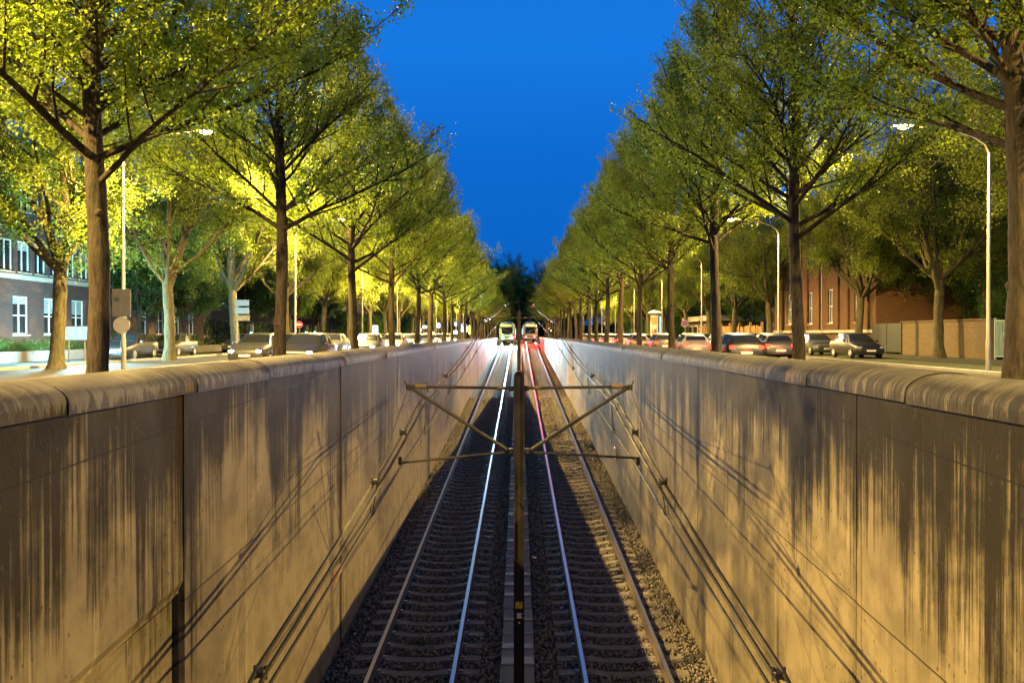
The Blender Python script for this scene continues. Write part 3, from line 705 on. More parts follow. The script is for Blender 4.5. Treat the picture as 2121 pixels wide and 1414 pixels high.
def row_tree(seed, H=13.2, z1=4.0, rmax=3.9, nprim=50, per=24, lsize=0.076, bark='bark', leaf='leaf', r0=0.155, name='linden_tree'):
    """clipped avenue tree: straight leader, rising side branches, narrow cone"""
    rng = np.random.default_rng(seed); root = empty(name, (0,0,0)); tb = Tub()
    k = 26; zs = np.linspace(-0.15, H-0.3, k); ph = rng.uniform(0, 6)
    lean = rng.normal(0, 0.10, 2)
    P = np.stack([lean[0]*(zs/H)**2*2 + 0.06*np.sin(zs*0.9+ph), lean[1]*(zs/H)**2*2 + 0.05*np.cos(zs*0.8+ph*2), zs], 1)
    rr = r0*np.clip(1 - zs/H, 0, 1)**0.62 + 0.012; rr[0] *= 1.45; rr[1] *= 1.12
    rr = rr*(1 + rng.uniform(-0.07, 0.10, k)); tb.add(P, rr, 12)
    # burrs on the stem
    for q in range(5):
        zq = rng.uniform(1.2, z1+0.6); aq = rng.uniform(0, 6.28); pq = np.array([np.interp(zq, zs, P[:,0]), np.interp(zq, zs, P[:,1]), zq]); d = np.array([math.cos(aq), math.sin(aq), 0.15])
        tb.add([pq, pq+d*r0*0.85, pq+d*r0*1.12, pq+d*r0*1.2], [r0*0.55, r0*0.5, r0*0.3, 0.01], 7)
    def env(h):
        hs = (3.2, 4.4, 5.4, 7.0, 9.0, 11.0, 12.6, H+0.8); rs = (rmax*0.66, rmax*0.97, rmax, rmax*0.82, rmax*0.54, rmax*0.30, 0.5, 0.05)
        return np.interp(h, hs, rs)
    tips = []; dirs = []
    for i in range(nprim):
        f = i/(nprim-1); zb = z1 + (H-1.0-z1)*f**1.12 + rng.uniform(-0.15, 0.15); az = i*2.39996 + rng.uniform(-0.35, 0.35)
        el_ = R(27 + 34*f**0.8 + rng.uniform(-9, 9)); x0 = np.array([np.interp(zb, zs, P[:,0]), np.interp(zb, zs, P[:,1]), zb])
        L = 0.6
        while L < 6.5 and L*math.cos(el_) < env(zb + L*math.sin(el_)): L += 0.1
        L *= rng.uniform(0.74, 1.14)
        d = np.array([math.cos(az)*math.cos(el_), math.sin(az)*math.cos(el_), math.sin(el_)])
        C = curve(rng, x0, d, L, (0, 0, 0.30 - 0.25*(1-f)), 6, 0.06); rb = min(0.058, 0.012 + 0.0095*L)*(1.15-0.4*f)
        tb.add(C, np.linspace(rb, 0.008, 7), 6)
        ns = int(3 + L*2.6)
        for j in range(ns):
            t_ = 0.16 + 0.84*(j+rng.random()*0.6)/ns; q = t_*6; a = int(min(5, q)); p0 = C[a] + (C[a+1]-C[a])*(q-a); dd = (C[a+1]-C[a]); dd /= np.linalg.norm(dd)
            sd = np.cross(dd, [0,0,1]) * (1 if j % 2 else -1); d2 = dd*0.62 + sd*rng.uniform(0.45, 0.95) + np.array([0,0,rng.uniform(-0.15, 0.50)]); d2 /= np.linalg.norm(d2)
            L2 = (0.45 + 0.42*L*(1-t_*0.62))*rng.uniform(0.6, 1.1); C2 = curve(rng, p0, d2, L2, (0,0,0.15), 4, 0.10)
            tb.add(C2, np.linspace(rb*0.38*(1.1-t_*0.5)+0.004, 0.004, 5), 4)
            nt_ = int(2 + L2*4.0)
            for m in range(nt_):
                tt = 0.2 + 0.8*(m+rng.random())/nt_; q2 = tt*4; a2 = int(min(3, q2)); p2 = C2[a2] + (C2[a2+1]-C2[a2])*(q2-a2)
                d3 = (C2[a2+1]-C2[a2]); d3 = d3/np.linalg.norm(d3)*0.6 + rng.normal(0, 0.5, 3) + [0,0,0.15]; d3 /= np.linalg.norm(d3)
                l3 = rng.uniform(0.22, 0.5); p3 = p2 + d3*l3
                tb.add([p2, (p2+p3)/2 + rng.normal(0, 0.015, 3), p3], [0.006, 0.005, 0.003], 3); tips.append(p3); dirs.append(d3*l3)
    tb.obj('trunk', M[bark], root)
    V, Fc = leaves(rng, np.array(tips), np.array(dirs), per, 0.085, lsize)
    np_mesh('crown', V, Fc, M[leaf], root); print(name, seed, 'leaves', len(V)//4); return root

def big_tree(seed, H=14.0, zf=3.6, rad=6.6, per=30, lsize=0.095, bark='bark2', leaf='leaf2', r0=0.27, name='plane_tree', nlimb=9):
    """old street tree: stout stem that forks into wide rising limbs"""
    rng = np.random.default_rng(seed); root = empty(name, (0,0,0)); tb = Tub()
    zs = np.linspace(-0.2, zf+0.8, 12); ph = rng.uniform(0, 6)
    P = np.stack([0.10*np.sin(zs*0.7+ph), 0.08*np.cos(zs*0.6+ph), zs], 1)
    rr = r0*(1 - 0.05*zs)*(1+rng.uniform(-0.05, 0.08, 12)); rr[0] *= 1.5; rr[1] *= 1.2; rr[-3:] *= (1.05, 0.85, 0.5); tb.add(P, rr, 14)
    tips = []; dirs = []
    def sub(p0, d, L, r, lev):
        C = curve(rng, p0, d, L, (0,0,0.45 if lev == 0 else 0.12), 7 if lev == 0 else 5, 0.09); kk = len(C)-1
        tb.add(C, r*np.linspace(1, 0.22, kk+1), 8 if lev == 0 else (6 if lev == 1 else 4))
        if lev == 3:
            return
        nsub = (8, 7, 6)[lev]
        for j in range(nsub):
            t_ = (0.25 if lev == 0 else 0.15) + 0.8*(j+rng.random()*0.7)/nsub; q = min(0.999, t_)*kk; a = int(q); p = C[a]+(C[a+1]-C[a])*(q-a); dd = C[a+1]-C[a]; dd /= np.linalg.norm(dd)
            d2 = dd*0.65 + rng.normal(0, 0.55, 3) + [0,0,0.10]; d2 /= np.linalg.norm(d2); L2 = L*(0.50 - 0.15*t_)*rng.uniform(0.7, 1.2)
            if lev == 2:
                p3 = p + d2*max(0.3, min(0.6, L2)); tb.add([p, p3], [0.007, 0.003], 3); tips.append(p3); dirs.append((p3-p))
            else: sub(p, d2, max(0.7, L2), r*(0.55-0.25*t_)+0.006, lev+1)
    for i in range(nlimb):
        az = i*2.39996 + rng.uniform(-0.3, 0.3); lead = i >= nlimb-2
        el_ = R(rng.uniform(70, 84)) if lead else R(rng.uniform(30, 55)); zb = zf + rng.uniform(-0.35, 0.7)
        d = np.array([math.cos(az)*math.cos(el_), math.sin(az)*math.cos(el_), math.sin(el_)])
        Lq = (H-zf)*0.92 if lead else rad/math.cos(el_)*rng.uniform(0.8, 1.0)*0.9
        sub(np.array([np.interp(zb, zs, P[:,0]), np.interp(zb, zs, P[:,1]), zb]), d, min(Lq, (H-zf)*1.0), r0*(0.42 if not lead else 0.6)*rng.uniform(0.8, 1.1), 0)
    tb.obj('trunk', M[bark], root)
    V, Fc = leaves(rng, np.array(tips), np.array(dirs), per, 0.17, lsize)
    np_mesh('crown', V, Fc, M[leaf], root); print(name, seed, 'leaves', len(V)//4); return root

ORD = ['first','second','third','fourth','fifth','sixth','seventh','eighth','ninth','tenth','eleventh','twelfth']
protos = [row_tree(1), row_tree(2, rmax=3.8, nprim=46), row_tree(3, H=13.6, rmax=4.1, z1=3.8)]
wide = row_tree(4, H=13.4, rmax=4.1, z1=3.7, nprim=60, per=42, lsize=0.068, r0=0.15)
used = set()
rt = random.Random(4)
def put(proto, loc, rz, sc_, label, group, cat='tree'):
    if id(proto) not in used:
        used.add(id(proto)); o = proto
        o.location = loc; o.rotation_euler = (0,0,rz); o.scale = (sc_,)*3; o['label'] = label; o['group'] = group
    else: o = copy_tree(proto, loc, rz, sc_, label, group)
    o['category'] = cat; return o
for side, X0, y0, sc0, sd in ((-1, 6.3, 12.9, 1.0, 'left'), (1, 7.36, 12.85, 1.14, 'right')):
    for n in range(-2, 24):
        rt = random.Random(n*37 + side*5 + 101); y = y0 + 10*n; x = side*X0 + (rt.uniform(-0.12, 0.12) if n > 2 else 0)
        if n < 0: lab = f'avenue linden beside the bridge, before the first visible trunk of the {sd} parapet row' if n == -1 else f'avenue linden behind the viewpoint in the {sd} parapet row'
        elif n < 12: lab = f'{ORD[n]} avenue linden from the camera in the dark-trunked row along the {sd} parapet'
        else: lab = f'one of the small far lindens beyond the twelfth in the row along the {sd} parapet'
        put(wide if n in (-1, 0) else protos[(n+ (side > 0)) % 3], (x, y + rt.uniform(-0.25, 0.25), 0.0), rt.uniform(0, 6.28), sc0*(rt.uniform(0.97, 1.03) if n < 1 else rt.uniform(0.91, 1.08)), lab, f'avenue trees along the {sd} parapet')
rt = random.Random(4)
bigs = [big_tree(11), big_tree(12, H=13.5, rad=6.2)]
sl = [(-18.6, 22.5), (-18.5, 34.7), (-18.5, 45.6), (-18.7, 57), (-18.5, 69), (-18.5, 82), (-18.5, 94), (-18.5, 107), (-18.5, 120), (-18.5, 134), (-18.5, 150), (-18.5, 168), (-18.5, 190)]
nm = ['out of frame beside the service road','with stout trunk just left of the nearest left parapet tree','with forked trunk right of the pole with the round sign back','with stout leaning trunk beside the stacked direction signs']
for i, (x, y) in enumerate(sl):
    lab = f'broad old street tree {nm[i]}' if i < 4 else (f'{ORD[i-1]} broad street tree in the row behind the left lamp posts' if i < 9 else 'one of the far broad street trees behind the left lamp posts')
    put(bigs[i % 2], (x, y, 0), rt.uniform(0, 6.28), rt.uniform(1.05, 1.15), lab, 'broad street trees behind the left road')
srr = [(25.0, 38.5), (25.2, 52.2), (25.8, 66), (25.2, 88), (25.0, 101), (25.0, 115), (25.0, 130), (25.0, 148), (25, 170), (32.5, 61), (34, 45), (20.5, 139), (20.5, 158)]
nr = ['half out of frame on the far right pavement','with brightly lit mossy limbs in front of the buff brick wall','with grey trunk before the orange brick house corner','with brightly lit spreading limbs left of the orange brick house','with grey trunk in front of the board fence','with slim trunk left of the no-stopping sign','behind the advertising column','with far trunk left of the advertising column','with far trunk well left of the advertising column','with dark crown behind the buff brick wall','with dark crown in front of the grey building at right edge','beside the far right kerb','beside the far right kerb, farther one']
for i, (x, y) in enumerate(srr):
    put(bigs[(i+1) % 2], (x, y, 0), rt.uniform(0, 6.28) , rt.uniform(1.12, 1.25), f'broad street tree {nr[i]}', 'broad street trees behind the right road')
# green trees in front of the left building
gr = big_tree(15, H=9.0, zf=2.2, rad=3.6, per=9, lsize=0.14, bark='bark', leaf='leaf3', r0=0.16, name='maple_tree', nlimb=7)
for i, (x, y, s_, lab) in enumerate(((-25.4, 58.0, 1.0, 'fresh green maple lit from below, behind the round sign back'), (-25.6, 66.5, 1.05, 'dark green maple in front of the far corner of the left brick building'), (-25.2, 36.5, 0.8, 'small green maple before the left windows of the purple brick building'), (-24.5, 78, 1.2, 'dark green maple between the stop sign and the brick building'), (-24, 91, 1.2, 'dark green maple behind the green traffic signals'), (-25, 106, 1.3, 'dark maple left of the tall lit poster case'), (-28, 120, 1.4, 'far dark maple behind the tall lit poster case'), (34, 62, 0.9, 'leafy dark maple above the buff brick wall'), (30.5, 54.5, 0.55, 'low spreading maple leaning over the buff brick wall'), (29, 108, 1.1, 'dark maple behind the board fence'), (30, 124, 1.1, 'dark maple behind the flat-roofed kiosk'))):
    put(gr, (x, y, 0), rt.uniform(0, 6.28), s_, lab, 'green trees near the buildings')
# tall unlit trees closing the view
rd = random.Random(9)
dk = [(-12, 264, 1.7), (-7, 283, 1.85), (-2.5, 305, 1.9), (13, 268, 1.6), (9.5, 296, 1.6), (-17, 262, 1.6), (18, 264, 1.5), (-13, 268, 1.45), (-8, 300, 1.75), (-15, 325, 1.9), (9, 285, 1.35), (13, 300, 1.7), (16, 330, 1.85), (0.5, 345, 1.2), (-3, 372, 1.45), (6, 382, 1.4), (-24, 300, 1.5), (26, 300, 1.5), (-33, 280, 1.3), (36, 290, 1.4), (-44, 262, 1.3), (48, 270, 1.4), (-5, 330, 1.75), (5, 355, 1.6), (-10, 285, 1.3), (20, 275, 1.3), (-19, 290, 1.5)]
for i, (x, y, s_) in enumerate(dk):
    put(bigs[i % 2], (x, y, 0), rd.uniform(0, 6.28), s_, f'one of the tall unlit dark trees closing the view, {"left" if x < 0 else "right"} of the track end', 'dark trees at the end of the avenue')

bk_ = [(-31, 200), (-29, 216), (-31, 232), (-30, 248), (30, 205), (30, 220), (31, 236), (30, 252), (-40, 205), (-41, 225), (-40, 245), (40, 210), (41, 230), (42, 250), (-18.5, 205), (-18.5, 222), (-18.5, 240), (25, 190), (25, 207), (25, 224), (25, 242), (-30, 132), (-33, 84), (30, 148), (31, 182)]
for i, (x, y) in enumerate(bk_):
    put(bigs[i % 2], (x, y, 0), rd.uniform(0, 6.28), rd.uniform(0.9, 1.15), f'one of the far leafy background trees on the {"left" if x < 0 else "right"}, {"beyond the farthest houses" if y > 200 else "between the houses and the road"}', 'far background trees')
# clipped hedges closing the view under the crowns
def hedge(x0, x1, y0, y1, h, lab):
    rng = np.random.default_rng(int(abs(x0*7+y0))); n = int((x1-x0)*(y1-y0)*h*26); n = min(n, 42000)
    P_ = np.stack([rng.uniform(x0, x1, n), rng.uniform(y0, y1, n), rng.uniform(0.05, h, n)], 1); P_[:, 2] += 0.12*np.sin(P_[:, 1]*1.3)
    V, Fc = leaves(rng, P_, rng.normal(0, 0.1, (n, 3)), 1, 0.05, 0.85 if y0 > 400 else (0.26 if y1-y0 < 100 else 0.5)); o = empty('hedge', ((x0+x1)/2, (y0+y1)/2, 0), lab, 'hedge')
    V[:, 0] -= (x0+x1)/2; V[:, 1] -= (y0+y1)/2; np_mesh('foliage', V, Fc, M['leaf3'], o)
    b = MB(); y = y0
    while y < y1: b.tube([((x0+x1)/2, y, 0), ((x0+x1)/2, y+0.1, h*0.8)], 0.03, 5); y += 1.0
    q = b.build('stems', M['bark'], o, world=True)
hedge(-27.0, 27.0, 405, 412, 9.0, 'far dark shrubbery closing the end of the avenue')
hedge(-29.6, -28.2, 76, 130, 2.6, 'dark hedge beyond the left brick building')
hedge(-29.0, -27.4, 134, 430, 5.0, 'far dark hedge below the left background trees')
hedge(28.0, 29.4, 144, 430, 5.0, 'far dark hedge below the right background trees')
# bushes
def bush(seed, rad, h, leaf, name='bush'):
    rng = np.random.default_rng(seed); root = empty(name, (0,0,0)); tb = Tub(); tips = []; dirs = []
    for i in range(26):
        az = rng.uniform(0, 6.28); e_ = rng.uniform(0.5, 1.45); d = np.array([math.cos(az)*math.cos(e_), math.sin(az)*math.cos(e_), math.sin(e_)])
        C = curve(rng, (rng.normal(0, .08), rng.normal(0, .08), 0), d, rng.uniform(0.6, 1.0)*h*1.1, (0,0,-0.15), 4, 0.12); C[:, :2] *= rad/h/0.8; tb.add(C, np.linspace(0.012, 0.003, 5), 4)
        for j in range(9):
            p = C[rng.integers(1, 5)] + rng.normal(0, 0.06, 3); d3 = rng.normal(0, 0.5, 3) + [0,0,0.3]; l3 = 0.18; q = p + d3*l3; tb.add([p, q], [0.004, 0.002], 3); tips.append(q); dirs.append(d3*l3)
    tb.obj('stems', M['bark'], root); V, Fc = leaves(rng, np.array(tips), np.array(dirs), 9, 0.06, 0.07); np_mesh('foliage', V, Fc, M[leaf], root); return root
bp = [bush(21, 0.8, 0.75, 'leaf3'), bush(22, 0.7, 0.6, 'leaf3')]
for i in range(26):
    y = 33.0 + i*1.35
    put(bp[i % 2], (-25.3 + rt.uniform(-0.25, 0.25), y, 0.45), rt.uniform(0, 6.28), rt.uniform(0.75, 1.2), 'low green shrub in the planter strip below the left brick building', 'shrubs in the planter before the left building', 'shrub')

# ================================================================== street lamps
def make_lamp(X, Xh, Hh=9.0):
    """post at the kerb, arm reaching over the road to Xh; built with the post at the origin"""
    s = 1 if Xh > X else -1; reach = abs(Xh - X)
    o = empty('street_lamp', (0,0,0))
    b = MB(); b.tube([(0,0,-0.1),(0,0,1.2),(0,0,1.25),(0,0,Hh-1.0)], [0.092,0.088,0.075,0.052], 14); b.build('post', M['pole'], o, smooth=True)
    b = MB(); P = [(0,0,Hh-1.02)] + [(s*reach*0.9*(1-math.cos(t_)), 0, Hh-1.0 + 0.95*math.sin(t_)) for t_ in (0.3,0.6,0.9,1.2,1.45)] + [(s*(reach-0.25), 0, Hh+0.02)]
    b.tube(P, [0.050,0.046,0.042,0.038,0.034,0.032,0.03], 10); b.build('arm', M['arm'], o, smooth=True)
    b = MB(); rings = []
    for u, hw_, hz in ((-0.38,0.05,0.04),(-0.25,0.11,0.07),(0.0,0.15,0.10),(0.25,0.13,0.08),(0.36,0.06,0.04)):
        rings.append([(s*(reach-0.0)+s*u, hw_*math.cos(q*PI/6), Hh + hz*math.sin(q*PI/6)) for q in range(7)] + [(s*reach+s*u, -hw_*0.9, Hh-0.02), (s*reach+s*u, hw_*0.9, Hh-0.02)])
    b.loft(rings); h = b.build('housing', M['housing'], o, smooth=True)
    b = MB(); rings = []
    for u, hw_, hz in ((-0.24,0.05,0.02),(-0.14,0.11,0.10),(0.06,0.13,0.14),(0.2,0.09,0.09),(0.27,0.03,0.02)):
        rings.append([(s*reach+s*u, hw_*math.cos(q*PI/4), Hh-0.024 - hz*math.sin(q*PI/4)) for q in range(5)])
    b.loft(rings); b.build('lens', M['lens'], h, smooth=True)
    b = MB(); b.bev(-0.045, 0.045, -0.101, -0.085, 0.55, 0.95, 0.004); b.build('hatch', M['pole'], o)
    L = bpy.data.lights.new('lamp_light', 'POINT'); L.energy = LAMP_W*(1.40 if X < 0 else 1.05); L.color = LAMP_RGB; L.shadow_soft_size = 0.06
    lo = bpy.data.objects.new('lamp_light', L); COL.objects.link(lo); lo.parent = o; lo.location = (s*reach, 0, Hh-0.28); E_ = L.energy; L.energy = E_*(0.55 if X < 0 else 0.32)
    L = bpy.data.lights.new('lamp_beam', 'SPOT'); L.energy = E_*(0.80 if X < 0 else 0.95); L.color = LAMP_RGB; L.shadow_soft_size = 0.06; L.spot_size = R(172); L.spot_blend = 0.35
    lo = bpy.data.objects.new('lamp_beam', L); COL.objects.link(lo); lo.parent = o; lo.location = (s*reach, 0, Hh-0.27)
    return o
for X, Xh, ys, sd in ((-14.8, -11.7, [-18.0, 7.2, 32.4, 57.4, 82, 105.5, 130, 155, 180, 205, 230], 'left'), (17.1, 14.0, [-18.0, 7.0, 31.8, 57.4, 81.5, 104, 129, 154, 179, 204, 229], 'right')):
    lp = make_lamp(X, Xh)
    for i, y in enumerate(ys):
        lab = (f'tall street lamp behind the viewpoint on the {sd} road', f'tall street lamp beside the bridge on the {sd} road, out of frame', f'nearest glowing street lamp on the {sd} road, tall pale post with arm into the leaves', f'second glowing street lamp from the front on the {sd} road', f'third glowing street lamp from the front on the {sd} road', f'fourth glowing street lamp from the front on the {sd} road')[i] if i < 6 else f'one of the far tiny glowing street lamps along the {sd} road'
        if i == 0: o = lp; o.location = (X, y, 0); o['label'] = lab; o['group'] = f'street lamps along the {sd} road'
        else: o = copy_tree(lp, (X, y, 0), 0, 1.0, lab, f'street lamps along the {sd} road')
        o['category'] = 'street lamp'

# ================================================================== signs, signals, lit panels
def post_sign(name, x, y, zc, shape, r, faces, label, cat, post=None, back=None, th=0.02, yaw=0):
    o = empty(name, (x, y, 0), label, cat, rz=yaw)
    if post: b = MB(); b.tube([(0, 0.04, -0.1), (0, 0.04, post)], 0.03, 8); b.build('post', M['pole'], o, smooth=True)
    b = MB()
    if shape == 'round': b.lathe([(r, 0.0), (r, -th)], (0, 0, zc), 28, 'y')
    elif shape == 'diamond': b.prism([(0, zc-r), (r, zc), (0, zc+r), (-r, zc)], 'xz', -th, 0)
    else: b.bev(-r[0]/2, r[0]/2, -th, 0, zc-r[1]/2, zc+r[1]/2, 0.004)
    b.build('plate', back or M['sign_grey'], o)
    for k, (nm_, fn, mt) in enumerate(faces):
        b = MB(); fn(b, -th - 0.003*(k+1)); b.build(nm_, mt, o)
    return o
def ringf(zc, r0, r1): 
    def f(b, y):
        n = 32; vs = [(r*math.cos(2*PI*j/n), y, zc+r*math.sin(2*PI*j/n)) for r in (r0, r1) for j in range(n)]
        b.add(vs, [(j, (j+1)%n, n+(j+1)%n, n+j) for j in range(n)])
    return f
def discf(zc, r): return lambda b, y: b.add([(r*math.cos(2*PI*j/28), y, zc+r*math.sin(2*PI*j/28)) for j in range(28)], [tuple(range(28))])
def crossf(zc, r, w_):
    def f(b, y):
        for q in (1, -1): b.add([(u*0.7071 - q*v*0.7071, y, zc + q*u*0.7071 + v*0.7071) for u, v in ((-r,-w_),(r,-w_),(r,w_),(-r,w_))], [(0,1,2,3)])
    return f
# backs of two signs on the nearest left lamp post
post_sign('road_sign', -14.8, 32.26, 2.56, 'rect', (0.70, 1.02), [], 'grey back of a tall rectangular sign on the nearest left lamp post', 'road sign')
post_sign('road_sign', -14.8, 32.26, 1.74, 'round', 0.31, [], 'pale back of a round sign below the rectangular one on left lamp post', 'road sign', back=M['stonetrim'])
dsn = empty('direction_sign', (-17.95, 56.2, 0), 'three stacked dark rectangular direction signs on one post, seen from the back', 'direction sign')
b = MB(); b.tube([(-0.35,0.05,-0.1),(-0.35,0.05,3.6)], 0.045, 8); b.build('post', M['pole'], dsn)
for z_, h_, mt in ((3.42, 0.40, 'sign_grey'), (2.92, 0.42, 'sign_grey'), (2.45, 0.36, 'wood')):
    b = MB(); b.bev(-0.46, 0.46, -0.03, 0.02, z_-h_/2, z_+h_/2, 0.01); b.build('panel', M[mt], dsn)
X_ = lambda px, y: (px-1075)*y/1800
post_sign('no_stopping_sign', X_(1418,79), 79, 1.4+22*79/1800, 'round', 0.315, [('border', ringf(1.4+22*79/1800, 0.315, 0.285), M['sign_white']), ('disc', discf(1.4+22*79/1800, 0.285), M['sign_red']), ('field', discf(1.4+22*79/1800, 0.232), M['sign_blue']), ('cross', crossf(1.4+22*79/1800, 0.24, 0.03), M['sign_red'])], 'round blue no-stopping sign with red cross and border beside the right road', 'road sign', post=2.6)
post_sign('priority_sign', X_(1254,128), 128, 1.4+22*128/1800, 'diamond', 0.42, [('face', lambda b, y: b.add([(0,y,1.4+22*128/1800-0.38),(0.38,y,1.4+22*128/1800),(0,y,1.4+22*128/1800+0.38),(-0.38,y,1.4+22*128/1800)], [(0,1,2,3)]), M['sign_white']), ('field', lambda b, y: b.add([(0,y,1.4+22*128/1800-0.24),(0.24,y,1.4+22*128/1800),(0,y,1.4+22*128/1800+0.24),(-0.24,y,1.4+22*128/1800)], [(0,1,2,3)]), M['sign_yellow'])], 'small white and yellow diamond priority sign on a thin post on the right', 'road sign', post=2.4)
post_sign('no_entry_sign', X_(619,74), 74, 1.4+20*74/1800, 'round', 0.30, [('disc', discf(1.4+20*74/1800, 0.29), M['sign_red']), ('bar', lambda b, y: b.add([(-0.2,y,2.18),(0.2,y,2.18),(0.2,y,2.27),(-0.2,y,2.27)], [(0,1,2,3)]), M['sign_white'])], 'round red no-entry sign between the left trees', 'road sign', post=2.5)
sg_g = emit('green signal', (0.10, 1.0, 0.62), 60); sg_r = emit('red signal', (1.0, 0.08, 0.03), 40); sg_o = emit('orange beacon', (1.0, 0.35, 0.08), 60)
def signal(px, y, py, mat, label, on=2):
    x = X_(px, y); zl = 1.4 - (py-692)*y/1800
    o = empty('traffic_light', (x, y, 0), label, 'traffic light')
    top = zl + 0.22*on + 0.2
    b = MB(); b.tube([(0, 0.12, -0.1), (0, 0.12, top)], 0.045, 8); b.build('post', M['mast'], o)
    b = MB(); b.bev(-0.13, 0.13, -0.08, 0.1, top-0.92, top, 0.03); h = b.build('housing', M['plastic'], o)
    for k in range(3):
        zc = top - 0.2 - 0.22*k
        b = MB(); b.lathe([(0.085, -0.085), (0.075, -0.10), (0.04, -0.108)], (0, 0, zc), 14, 'y'); b.build('lens', mat if k == on else M['plastic'], h)
        b = MB(); b.tube([(0.10*math.cos(q*PI/6), -0.13, zc+0.10*math.sin(q*PI/6)) for q in range(7)], 0.012, 5); b.build('visor', M['plastic'], h)
    return o
signal(520, 62, 690, sg_g, 'traffic light showing green beside the stacked direction signs')
signal(634, 80, 689, sg_g, 'left of two green traffic lights beyond the no-entry sign')
signal(652, 80, 689, sg_g, 'right of two green traffic lights beyond the no-entry sign')
signal(1137, 210, 680, sg_r, 'far traffic light showing red at the right of the track crest', 0)
signal(1141, 200, 685, sg_g, 'far traffic light showing green at the right of the track crest')
signal(898, 118, 689, sg_o, 'orange warning beacon light among the far left trunks', 1)

def lit_panel(name, px, py, wpx, hpx, y, col, st, label, cat, foot=True, depth=0.18, base=(0.4,0.4,0.4)):
    x = X_(px, y); zc = 1.4 - (py-692)*y/1800; W_ = wpx*y/1800; H_ = hpx*y/1800
    o = empty(name, (x, y, 0), label, cat)
    b = MB(); b.bev(-W_/2-0.05, W_/2+0.05, -depth/2, depth/2, zc-H_/2-0.05, zc+H_/2+0.05, 0.02); b.build('case', M['housing'], o)
    m = emit(name+' light', col, st, base)
    b = MB(); b.bev(-W_/2, W_/2, -depth/2-0.012, depth/2+0.012, zc-H_/2, zc+H_/2, 0.004); b.build('lit_face', m, o)
    if foot:
        lo_ = zc-H_/2-0.05
        for q in ((-0.3, 0.3) if W_ > 0.6 else (0,)):
            b = MB(); b.tube([(q*W_, 0, -0.1), (q*W_, 0, lo_)], 0.04, 8); b.build('leg', M['housing'], o)
    return o
lb = lit_panel('light_box', 155.5, 690, 55, 26, 43.0, (0.26, 0.88, 1.0), 2.6, 'glowing cyan-white rectangular light box before the left brick building', 'light box', base=(0.03,0.03,0.03))
ll = bpy.data.lights.new('box_light', 'AREA'); ll.shape = 'RECTANGLE'; ll.size = 1.3; ll.size_y = 0.6; ll.energy = 3500; ll.color = (0.45, 0.92, 1.0)
for q, rz_ in ((0.13, 0), (-0.13, PI)):
    lo = bpy.data.objects.new('box_light', ll); COL.objects.link(lo); lo.parent = lb; lo.location = (0, q, 1.45); lo.rotation_euler = (R(90), 0, rz_)
ps = lit_panel('poster_case', 777, 687, 10, 25, 112, (0.62, 0.97, 1.0), 14, 'tall glowing white poster case between the left trees', 'poster case')
for px, py, wq, hq, y, c, st, lab in ((880, 677, 8, 5, 150, (0.4,1.0,0.85), 9, 'far small teal lit shop sign'), (870, 683, 5, 6, 152, (0.2,0.8,0.75), 4, 'far dim teal lit window sign'), (908, 674, 6, 9, 160, (0.12,0.25,1.0), 14, 'far blue and white lit sign, leftmost of the blue ones'), (922, 677, 3, 5, 165, (0.15,0.45,1.0), 12, 'far tiny blue lit sign between two trunks'), (942, 689, 9, 8, 150, (0.4,0.95,1.0), 14, 'far low cyan lit shop window'), (944, 671, 4, 6, 158, (0.15,0.45,1.0), 9, 'far small blue lit sign above the cyan shop window'), (956, 682, 6, 9, 170, (0.4,0.8,1.0), 20, 'far cyan-white oval lit sign, left one of a pair'), (965, 682, 5, 9, 172, (0.4,0.8,1.0), 20, 'far cyan-white oval lit sign, right one of a pair'), (956, 674, 4, 4, 168, (0.1,0.25,1.0), 14, 'far small blue lit sign above the left oval'), (965, 674, 4, 4, 174, (0.1,0.25,1.0), 14, 'far small blue lit sign above the right oval'), (973.5, 683, 4, 18, 176, (1.0,0.78,0.12), 10, 'far tall yellow lit sign among the left trunks')):
    lit_panel('lit_sign', px, py, wq, hq, y, c, st, lab, 'lit sign')
# advertising column
ax, ay = X_(1356, 103), 103
ac = empty('advertising_column', (ax, ay, 0), 'round advertising column with orange posters and wide cap beside the right road', 'advertising column')
b = MB(); b.lathe([(0.62, -0.1), (0.62, 0.35), (0.57, 0.37), (0.57, 3.75)], (0,0,0), 28); b.build('column', plain('column board', (0.42,0.38,0.32), 0.6), ac, smooth=True)
b = MB(); b.lathe([(0.60, 3.76), (0.80, 3.80), (0.82, 3.92), (0.55, 4.12), (0.12, 4.22)], (0,0,0), 28); b.build('cap', M['stonetrim'], ac, smooth=True)
def curved(a0, a1, z0, z1, r, nm, mt):
    b = MB(); n = 8; vs = [(r*math.cos(a0+(a1-a0)*k/n), r*math.sin(a0+(a1-a0)*k/n), z) for z in (z0, z1) for k in range(n+1)]
    b.add(vs, [(k, k+1, n+2+k, n+1+k) for k in range(n)]); b.build(nm, mt, ac, fixn=False)
po = emit('backlit orange poster', (1.0, 0.36, 0.05), 0.5, (0.7,0.25,0.04)); pc = emit('backlit cream poster', (1.0, 0.68, 0.36), 0.45, (0.7,0.5,0.3)); pb = plain('dark poster', (0.08,0.04,0.04), 0.4)
curved(R(-150), R(-40), 0.75, 3.55, 0.575, 'poster', pc); curved(R(-145), R(-75), 2.55, 3.35, 0.58, 'poster', po); curved(R(-60), R(-41), 1.0, 3.5, 0.58, 'poster', pb); curved(R(-140), R(-112), 1.35, 1.9, 0.58, 'poster', po); curved(R(-108), R(-78), 1.45, 2.0, 0.58, 'poster', plain('rust poster', (0.4,0.12,0.05), 0.4)); curved(R(-108), R(-78), 1.15, 1.40, 0.58, 'poster', M['sign_white']); curved(R(-142), R(-115), 0.95, 1.15, 0.58, 'poster', M['sign_white'])
